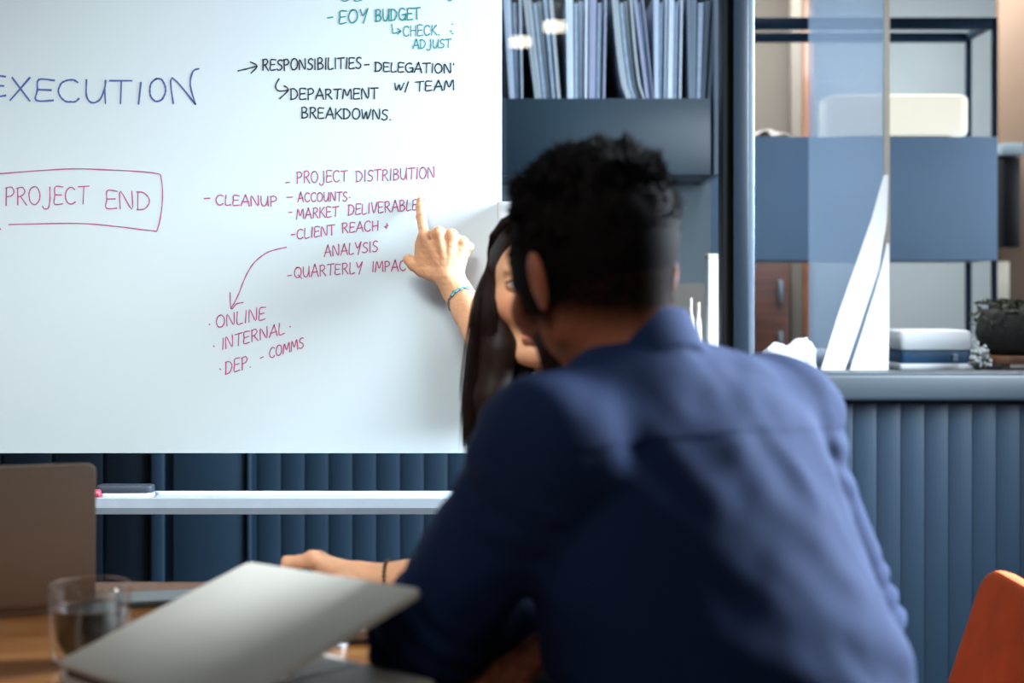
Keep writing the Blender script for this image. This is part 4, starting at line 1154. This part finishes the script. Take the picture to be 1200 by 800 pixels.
# hair: a cap that thickens from the faded sides to the curly top, plus short tufts
fc = Field((-.05, 1.36, 1.10), (.235, 1.68, 1.345), .0028)
fc.M = HM; fc.ell((0, -.012, .028), (.0765, .096, .086), 0); fc.ell((0, .028, -.022), (.064, .062, .082), .03); fc.M = Matrix.Identity(4)


def cap_thick(p):
    l = to_local(p, HM); h = l[:, 2] + .12 * np.clip(l[:, 1], -.1, .1) - 1.1 * np.clip(l[:, 1] - .005, 0, .045)
    th = -.006 + .0105 * sstep(-.085, -.04, h) + .005 * sstep(.0, .04, h) + .009 * sstep(.04, .09, h)
    th += (sstep(.01, .06, h)) * (.0030 * wob(p, 95) + .0022 * wob(p, 190, 1.3))
    fore = sstep(.085, .055, l[:, 1] - .55 * np.clip(l[:, 2] - .03, 0, 1))
    th = np.where(fore > 0, -.006 + (th + .006) * fore, -.006)
    return -th


fc.displace(cap_thick, .05)
mc = fc.mesh('hair'); hair = obj('hair', mc, M['hairm'], man); rel(hair, man)
hc = coords(mc); l = to_local(hc, HM); ok = np.nonzero((l[:, 2] > .02) & (l[:, 1] - .5 * l[:, 2] < .06))[0]
nrm = np.empty(len(mc.vertices) * 3, np.float32); mc.vertices.foreach_get('normal', nrm); nrm = nrm.reshape(-1, 3)
pick = RNG.choice(ok, 5200); P0 = hc[pick]; n0 = nrm[pick]; lz = l[pick]
sw = np.stack([wob(P0, 60, 1), wob(P0, 60, 2.5), wob(P0, 60, 4) - .1], 1)
ln = (.004 + .006 * sstep(.04, .10, lz[:, 2]))[:, None] * RNG.uniform(.7, 1.25, (len(pick), 1))
dirv = n0 * .75 + sw * .8 + RNG.normal(0, .22, (len(pick), 3)); cur = np.stack([wob(P0, 110, 5), wob(P0, 110, 6), wob(P0, 110, 7)], 1)
paths = np.stack([P0 - n0 * .002 + dirv * ln * t + cur * ln * .7 * t * t for t in (0, .35, .7, 1.0)], 1)
rel(obj('hair_tuft', strand_mesh('hair_tuft', paths, [.0016, .0015, .0011, .0003]), M['hairm'], man, kind='stuff'), man)

# ---------------- the woman behind him, pointing at the board
YW = math.radians(100); fw = Vector((-math.sin(YW), math.cos(YW), 0)); rw = Vector((math.cos(YW), math.sin(YW), 0)); RW = rot_cols(rw, fw)
wP = Vector((.22, 2.06, .55)); wW = Vector((.20, 2.05, .68)); wC = Vector((.165, 2.035, .83)); wU = Vector((.14, 2.025, .92)); wN = Vector((.105, 2.02, .985))
wSR = Vector((.095, 2.17, .935)); wSL = Vector((.135, 1.875, .93))
wER = W3(598, 448, 2.41); wWR = W3(536, 342, 2.575)
wEL = Vector((.005, 1.90, .785)); wWL = W3(440, 683, 1.93)
HW_ = frame_mat((.046, 2.015, 1.1745), math.radians(171), math.radians(4), math.radians(-3))
woman = empty('person', (.21, 2.06, 0), 'woman with long straight dark hair pointing at the whiteboard', 'person')


def woman_torso(f, g=0):
    f.ell(wP, (.165, .12, .12), .03, rot=RW, grow=g); f.ell(wW, (.125, .095, .13), .05, rot=RW, grow=g)
    f.ell(wC, (.14, .1, .13), .05, rot=RW, grow=g); f.ell(wU, (.14, .08, .075), .05, rot=RW, grow=g)
    for s in (-1, 1): f.ell(wC + rw * s * .065 + fw * .065 - UZ * .0, (.055, .05, .052), .03, rot=RW, grow=g)
    f.cap(wN - UZ * .02, wSL, .034, .042, .03, grow=g); f.cap(wN - UZ * .02, wSR, .034, .042, .03, grow=g)


fb = Field((-.34, 1.80, .02), (.42, 2.34, 1.05), .005)
woman_torso(fb, -.004)
fb.cap(wSR, wSR + (wER - wSR) * .30, .044, .038, .02); fb.cap(wSL, wEL, .044, .036, .02)
fb.cap(wN - UZ * .03, HW_ @ Vector((0, -.03, -.05)), .047, .044, .02)
wHL = wP - rw * .085; wHR = wP + rw * .085; wKL = wHL + fw * .40 - UZ * .02; wKR = wHR + fw * .41 - UZ * .02
wAL = Vector((wKL.x + .06, wKL.y, .09)); wAR = Vector((wKR.x + .05, wKR.y, .09))
for H_, K2, A2 in ((wHL, wKL, wAL), (wHR, wKR, wAR)):
    fb.cap(H_, K2, .075, .05, .03); fb.cap(K2, A2, .047, .03, .02); fb.cap(A2 - UZ * .04, A2 + fw * .1 - UZ * .06, .028, .02, .02)
m1 = fb.mesh('w1')
# pointing arm and hand, fine grid
D0 = 2.572
fa = Field((-.20, 2.19, .88), (.135, 2.66, 1.345), .0019)
fa.cap(wER + (wSR - wER) * .78, wER, .042, .037, .02); 
fa.chain([wER, wER + (wWR - wER) * .3, wER + (wWR - wER) * .78, wWR], [.037, .0385, .0275, .0245], .012)
fa.cap(wWR, W3(523, 322, D0 + .002), .0245, .024, .014)
wr = W3(526, 330, D0 + .004)
mc4 = [W3(497.5, 277, 2.568), W3(514, 273, 2.562), W3(529, 275.5, 2.566), W3(541.5, 284, 2.574)]
fi4 = [[W3(493.5, 254, 2.604), W3(492.6, 243.5, 2.626), W3(492.3, 235.5, 2.6405)],
       [W3(516, 275, 2.604), W3(518, 287, 2.620), W3(517.5, 297, 2.605)],
       [W3(532.5, 279, 2.603), W3(534, 290, 2.619), W3(532, 299, 2.604)],
       [W3(547.5, 288, 2.594), W3(550.5, 288.5, 2.612), W3(546, 299, 2.612)]]
fa.cap(W3(503, 312, 2.585), W3(497, 287, 2.580), .0165, .0125, .012); fa.cap(W3(494, 306, 2.588), W3(495, 284, 2.580), .0150, .0115, .012); fa.cap(W3(534, 320, 2.582), W3(541, 297, 2.582), .0150, .0125, .012)
fa.ell(W3(518, 300, 2.584), (.027, .0185, .029), .014)
hand_sdf(fa, wr, mc4, fi4, [W3(507, 320, 2.580), W3(495, 316, 2.588), W3(485, 309.5, 2.590), W3(479, 304.5, 2.592)], (0, 1, -.1), .98)
# tendons and creases on the back of the hand
for m_ in mc4[:3]:
    a_ = wr + (m_ - wr) * .35 - Vector((0, .012, 0)); fa.cap(a_ + Vector((0, .002, 0)), m_ - Vector((0, .0065, 0)), .0030, .0040, .008)
fa.displace(lambda p: .0005 * wob(p, 260, 1) + .0004 * wob(p, 520, 2))
for fx in fi4[:1]:
    for q, r_ in ((fx[0], .0092), (fx[1], .0088)):
        for dz in (-.0022, .0018):
            c_ = q + Vector((0, -r_, dz)); fa.cap(c_ - Vector((.006, 0, 0)), c_ + Vector((.006, 0, 0)), .0008, .0008, .0018, 'sub')
m2 = fa.mesh('w2')
# left arm on the table
fl = Field((-.31, 1.83, .735), (.05, 2.0, .87), .0025)
fl.chain([wEL, wEL + (wWL - wEL) * .35, wWL], [.036, .036, .0245], .012)
TIPD = 1.94
km = [W3(374, 652, 1.90 + .014 * i) + Vector((0, 0, .006 - .004 * i)) for i in range(4)]
wl0 = W3(422, 677, 1.93); fl.cap(wWL, wl0, .0245, .023, .01)
km = [W3(366 + 3 * i, 656, 1.90 + .021 * i) for i in range(4)]
kf = [[k_ + Vector((-.034, 0, -.004)), k_ + Vector((-.048, 0, -.020)), k_ + Vector((-.036, 0, -.032))] for k_ in km]
hand_sdf(fl, wl0, km, kf, [wl0 + Vector((-.02, -.02, -.006)), wl0 + Vector((-.05, -.035, -.016)), wl0 + Vector((-.075, -.036, -.026)), wl0 + Vector((-.098, -.03, -.03))], (0, 0, -1), .98)
m3 = fl.mesh('w3')
fd = Field((-.08, 1.87, .99), (.17, 2.16, 1.30), .0018)
head_sdf(fd, HW_, .955, False)
fd.cap(wN, HW_ @ Vector((0, -.03, -.05)), .045, .044, .02); fd.cut((0, 0, 1.005), (0, 0, 1))
m4 = fd.mesh('w4')
me = join_meshes('body', [m1, m2, m3, m4]); co = coords(me); L = to_local(co, HW_) / .955
base = np.tile(np.array(lin((212, 158, 122))), (len(co), 1))
hd_ = (co[:, 2] > 1.0) & (np.abs(co[:, 1] - 2.0) < .2)
lips = np.exp(-((L[:, 2] + .0715) / .0065) ** 2 - (L[:, 0] / .021) ** 4) * (L[:, 1] > .08) * hd_
blush = np.exp(-((L[:, 2] + .032) / .022) ** 2 - ((np.abs(L[:, 0]) - .043) / .02) ** 2) * (L[:, 1] > .03) * hd_
lid = np.exp(-((L[:, 2] - .006) / .006) ** 2 - ((np.abs(L[:, 0]) - .031) / .016) ** 2) * (L[:, 1] > .05) * hd_
def mixc(b, w, c): return b * (1 - w[:, None]) + np.array(lin(c)) * w[:, None]
base = mixc(base, lips * .75, (180, 92, 84)); base = mixc(base, blush * .4, (206, 120, 96)); base = mixc(base, lid * .5, (130, 78, 60))
tipr = np.zeros(len(co))
for q in (fi4[0][2], fi4[0][0], mc4[1], mc4[2], mc4[3], W3(474.5, 301, 2.602)): tipr = np.maximum(tipr, np.exp(-(np.linalg.norm(co - np.array(q), axis=1) / .012) ** 2))
base = mixc(base, tipr * .3, (214, 132, 104)); tint(me, base)
rel(obj('body', me, M['skin'], woman), woman)
eyes(woman, Matrix.Translation(-woman.location) @ HW_, .955, (-.22, 1, .0))
S_ = .955
for s in (-1, 1):                                             # brows and lashes follow the face surface
    bm = bmesh.new(); tube_into(bm, [HW_ @ (Vector((s * x_, y_, z_)) * S_) - woman.location for x_, y_, z_ in ((.012, .0895, .0185), (.02, .0895, .0215), (.032, .0865, .0245), (.044, .0775, .0225), (.052, .068, .017))],
                                [.0016, .0026, .0026, .002, .0008], 8, flat=.55); obj('eyebrow', bm, M['hairw'], woman, smooth=True)
    bm = bmesh.new(); tube_into(bm, [HW_ @ (Vector((s * x_, y_, z_)) * S_) - woman.location for x_, y_, z_ in ((.0195, .0875, .0015), (.026, .0905, .0045), (.034, .0905, .0048), (.0425, .0855, .002), (.046, .083, .0015))],
                                [.0006, .0011, .0012, .0011, .0005], 6); obj('eyelashes', bm, M['hairw'], woman, smooth=True)
# nails
def nail(tip, prev, n, w, l):
    d = (tip - prev).normalized(); n = Vector(n); n = (n - d * n.dot(d)).normalized(); b = d.cross(n)
    bm = bmesh.new(); g = []
    for i in range(5):
        g.append([bm.verts.new(tip + n * (w * .92) + b * (w * .75 * (j - 2) / 2) - n * (w * .28 * ((j - 2) / 2) ** 2) + d * (l * (i / 4 - .45)) - n * (.0012 * (i / 4) ** 2) - woman.location) for j in range(5)])
    for i in range(4):
        for j in range(4): bm.faces.new((g[i][j], g[i + 1][j], g[i + 1][j + 1], g[i][j + 1]))
    obj('nail', bm, M['nailm'], woman, smooth=True)
nail(fi4[0][2], fi4[0][1], (0, -1, .3), .0070, .010)
nail(W3(477.5, 304.5, 2.592), W3(484.5, 309, 2.590), (-.2, -.3, .9), .0080, .010)
# finger ring
def ring_at(p, ax, R, r, name, m, par, seg=28):
    ax = Vector(ax).normalized(); u_ = ax.orthogonal().normalized(); v_ = ax.cross(u_); bm = bmesh.new()
    pts = [p + (u_ * math.cos(2 * PI * k / seg) + v_ * math.sin(2 * PI * k / seg)) * R for k in range(seg + 1)]
    tube_into(bm, [q - par.location for q in pts], r, 8, cap=False); return obj(name, bm, m, par, smooth=True)
ring_at(mc4[2] + (fi4[2][0] - mc4[2]) * .45, fi4[2][0] - mc4[2], .0100, .0011, 'finger_ring', M['gold'], woman)
# bracelet of silver cord with teal beads on the pointing wrist
bp = W3(546, 345, 2.56); bp = wER + (wWR - wER) * .90; bax = (wWR - wER).normalized()
u_ = bax.orthogonal().normalized(); v_ = bax.cross(u_); bm = bmesh.new(); bd = bmesh.new()
bax2 = (bax + Vector((0, -.0, .0))).normalized()
for st in range(3):
    q = [bp + (u_ * math.cos(2 * PI * k / 60) + v_ * math.sin(2 * PI * k / 60)) * (.0285 + .0009 * math.cos(k * 1.3 + st * 2.1)) + bax * .0016 * math.sin(k * 1.3 + st * 2.1) - woman.location for k in range(61)]
    tube_into(bm, q, .0009, 6, cap=False)
br = obj('bracelet', bm, M['silverj'], woman, smooth=True)
for k in range(60):
    pnt = bp + (u_ * math.cos(2 * PI * k / 60) + v_ * math.sin(2 * PI * k / 60)) * .0305
    if (pnt - bp).normalized().dot(Vector((-.1, -.8, .6)).normalized()) > .80:
        r_ = bmesh.ops.create_icosphere(bd, subdivisions=2, radius=.0019 + .0005 * (k % 2))
        for v in r_['verts']: v.co += pnt - woman.location + bax * .0016 * (k % 3 - 1)
obj('beads', bd, M['tealj'], br, smooth=True)
# beaded bracelet on the table wrist
q0 = wWL + (wEL - wWL) * .10; ax2 = (wEL - wWL).normalized(); u2 = ax2.orthogonal().normalized(); v2 = ax2.cross(u2); bd = bmesh.new()
for k in range(30):
    r_ = bmesh.ops.create_icosphere(bd, subdivisions=2, radius=.0028)
    for v in r_['verts']: v.co += q0 + (u2 * math.cos(2 * PI * k / 30) + v2 * math.sin(2 * PI * k / 30)) * .0285 - woman.location
obj('bracelet', bd, M['leather'], woman, smooth=True)
# top and trousers
ft = Field((-.02, 1.80, .48), (.42, 2.34, 1.09), .0045); woman_torso(ft, .005)
ft.cap(wSR, wSR + (wER - wSR) * .42, .053, .050, .02); ft.cap(wSL, wSL + (wEL - wSL) * .5, .052, .048, .02)
ft.cap(wN - UZ * .02, wN + (HW_ @ Vector((0, -.03, -.09)) - wN) * .45, .053, .049, .02); ft.cap(wN + UZ * .02, wN + UZ * .2 - Vector((.05, 0, 0)), .044, .044, .004, 'sub')
ft.displace(lambda p: .003 * wob(p, 26) + .0015 * wob(p, 60, 2)); rel(obj('top', ft.mesh('top'), M['top'], woman), woman)
ft = Field((-.36, 1.82, .05), (.42, 2.32, .70), .007); ft.ell(wP - UZ * .01, (.172, .13, .11), .03, rot=RW)
for H_, K2, A2 in ((wHL, wKL, wAL), (wHR, wKR, wAR)): ft.cap(H_, K2, .083, .058, .03); ft.cap(K2, A2, .056, .042, .02)
ft.displace(lambda p: .003 * wob(p, 30)); ft.cut((0, 0, .085), (0, 0, 1)); rel(obj('trousers', ft.mesh('trousers'), M['trousers'], woman), woman)
for A2 in (wAL, wAR):
    fo = Field((A2.x - .2, A2.y - .08, 0), (A2.x + .09, A2.y + .08, .11), .005)
    fo.cap(A2 - UZ * .048 - fw * .03, A2 + fw * .13 - UZ * .062, .04, .029, .02); fo.cut((0, 0, .004), (0, 0, 1)); rel(obj('shoe', fo.mesh('shoe'), M['black'], woman), woman)

# hair: a solid cap and curtain, covered by straight strands
fc = Field((-.12, 1.86, .90), (.20, 2.20, 1.33), .0035); fc.M = HW_
fc.ell((0, -.014, .028), (.078, .096, .088), 0)
fc.ell((0, .074, -.018), (.066, .070, .088), .008, 'sub'); fc.M = Matrix.Identity(4)
# back curtain and the front right lock that hangs before the shoulder
hb = HW_ @ Vector((0, -.06, .0))
fc.chain([hb + Vector((0, 0, .02)), hb + Vector((.0, .02, -.10)), hb + Vector((.01, .03, -.19))], [.056, .052, .045], .03)
lockc = [(HW_ @ Vector((.062, -.008, .045))), W3(578, 345, 1.985), W3(586, 410, 1.965), W3(577, 465, 1.96), W3(571, 505, 1.965)]
lock_r = [.014, .011, .024, .024, .014]
fc.chain(lockc, lock_r, .015)
lockl = [(HW_ @ Vector((-.064, .0, .035))), HW_ @ Vector((-.074, .012, -.05)), HW_ @ Vector((-.074, .02, -.13)), HW_ @ Vector((-.07, .03, -.20))]
fc.chain(lockl, [.016, .017, .02, .014], .015)
fc.displace(lambda p: .0004 * wob(p, 70)); hm_ = obj('hair', fc.mesh('hair'), M['hairw'], woman); rel(hm_, woman)

NS = 3400; paths = np.zeros((NS, 16, 3), np.float32)
Lh = [(602, 243), (580, 262), (569, 294), (558, 367), (548, 430), (545, 470), (545, 512)]       # outer edge of the visible lock
for i in range(NS):
    g_ = RNG.random(); jx = RNG.normal(0, .0012, 3)
    if g_ < .52:                                              # visible right-hand lock: from the parting over the temple, then down
        s = RNG.random(); dp = RNG.random()
        part_ = Vector((-.012 + .03 * (1 - dp) * RNG.random() * (dp < .3), .076 - .125 * dp, .088 + .028 * math.sin(PI * min(1, .12 + dp))))
        a_ = math.radians(84 + 30 * dp)                        # where it leaves the head, from the face
        am = math.radians(54 + 53 * dp); gr = .983 + .1 * s
        mid = Vector((.0655 * math.sin(am) * gr, .082 * math.cos(am) - .012, .083 - .006 * dp))
        tem = Vector((.0785 * gr, .085 * math.cos(a_) - .010, .034))
        pts = [HW_ @ (part_ * .955), HW_ @ (mid * .97), HW_ @ (tem * .96)]
        yb = RNG.uniform(500, 530) if RNG.random() < .8 else RNG.uniform(470, 500)
        for py, l_, r_ in ((345, 560.5, 587), (385, 554.5, 598), (425, 549, 613), (465, 546, 612), (505, 545, 600)):
            f_ = s ** 1.0; D = 1.975 + .03 * (dp - .5) + .012 * math.sin(s * 9)
            pts.append(W3(l_ + (r_ - l_) * f_, py * (yb - 345) / 160 + 345 - 345 * (yb - 345) / 160 if False else 345 + (py - 345) * (yb - 345) / 160, D))
    elif g_ < .80:                                            # back hair
        a_ = RNG.uniform(100, 260); ra = math.radians(a_); d_ = Vector((math.sin(ra), math.cos(ra), 0))
        top_ = Vector((-.012, -.02, .116)); e1 = Vector((.065 * d_.x, .075 * d_.y - .014, .085)); e2 = Vector((.081 * d_.x, .1 * d_.y - .014, .025))
        pts = [HW_ @ (v * .97) for v in (top_, e1, e2)]; e = pts[-1]; c_ = HW_ @ Vector((0, -.02, 0))
        drop = RNG.uniform(.21, .25)
        for k in (.25, .5, .75, 1): pts.append(Vector((e.x + (c_.x + .02 - e.x) * .35 * k, e.y + (c_.y + .03 - e.y) * .3 * k, e.z - drop * k)))
        pts.append(pts[-1] - Vector((0, 0, .01)))
    else:                                                     # left-hand lock
        dp = RNG.random(); s = RNG.random()
        part_ = Vector((-.014, .076 - .125 * dp, .088 + .028 * math.sin(PI * min(1, .12 + dp))))
        mid = Vector((-.079 * math.sin(math.radians(44 + 56 * dp)) * .84, .09 * math.cos(math.radians(44 + 56 * dp)) - .010, .080)); tem = Vector((-.083, .085 * math.cos(math.radians(72 + 36 * dp)) - .01, .03))
        pts = [HW_ @ (v * .97) for v in (part_, mid, tem)]
        for k, z_ in enumerate((-.03, -.09, -.14, -.19, -.235)): pts.append(HW_ @ Vector((-.072 - .022 * s + .002 * k, -.005 + .045 * dp * (1 - .1 * k), z_)))
    pts = [np.array(q) for q in pts]; n = len(pts); Q = [pts[0]] + pts + [pts[-1]]
    for j in range(16):
        u = j / 15 * (n - 1); a = min(int(u), n - 2); t_ = u - a; A0, A1, A2_, A3 = Q[a], Q[a + 1], Q[a + 2], Q[a + 3]
        paths[i, j] = .5 * (2 * A1 + (A2_ - A0) * t_ + (2 * A0 - 5 * A1 + 4 * A2_ - A3) * t_ * t_ + (3 * A1 - A0 - 3 * A2_ + A3) * t_ ** 3) + jx * (1 + u * .3)
rr = np.full(16, .0009); rr[0] = .0006; rr[-3:] = (.0008, .0006, .0002)
rel(obj('hair_strands', strand_mesh('hair_strands', paths, rr), M['hairw'], woman, kind='stuff'), woman)
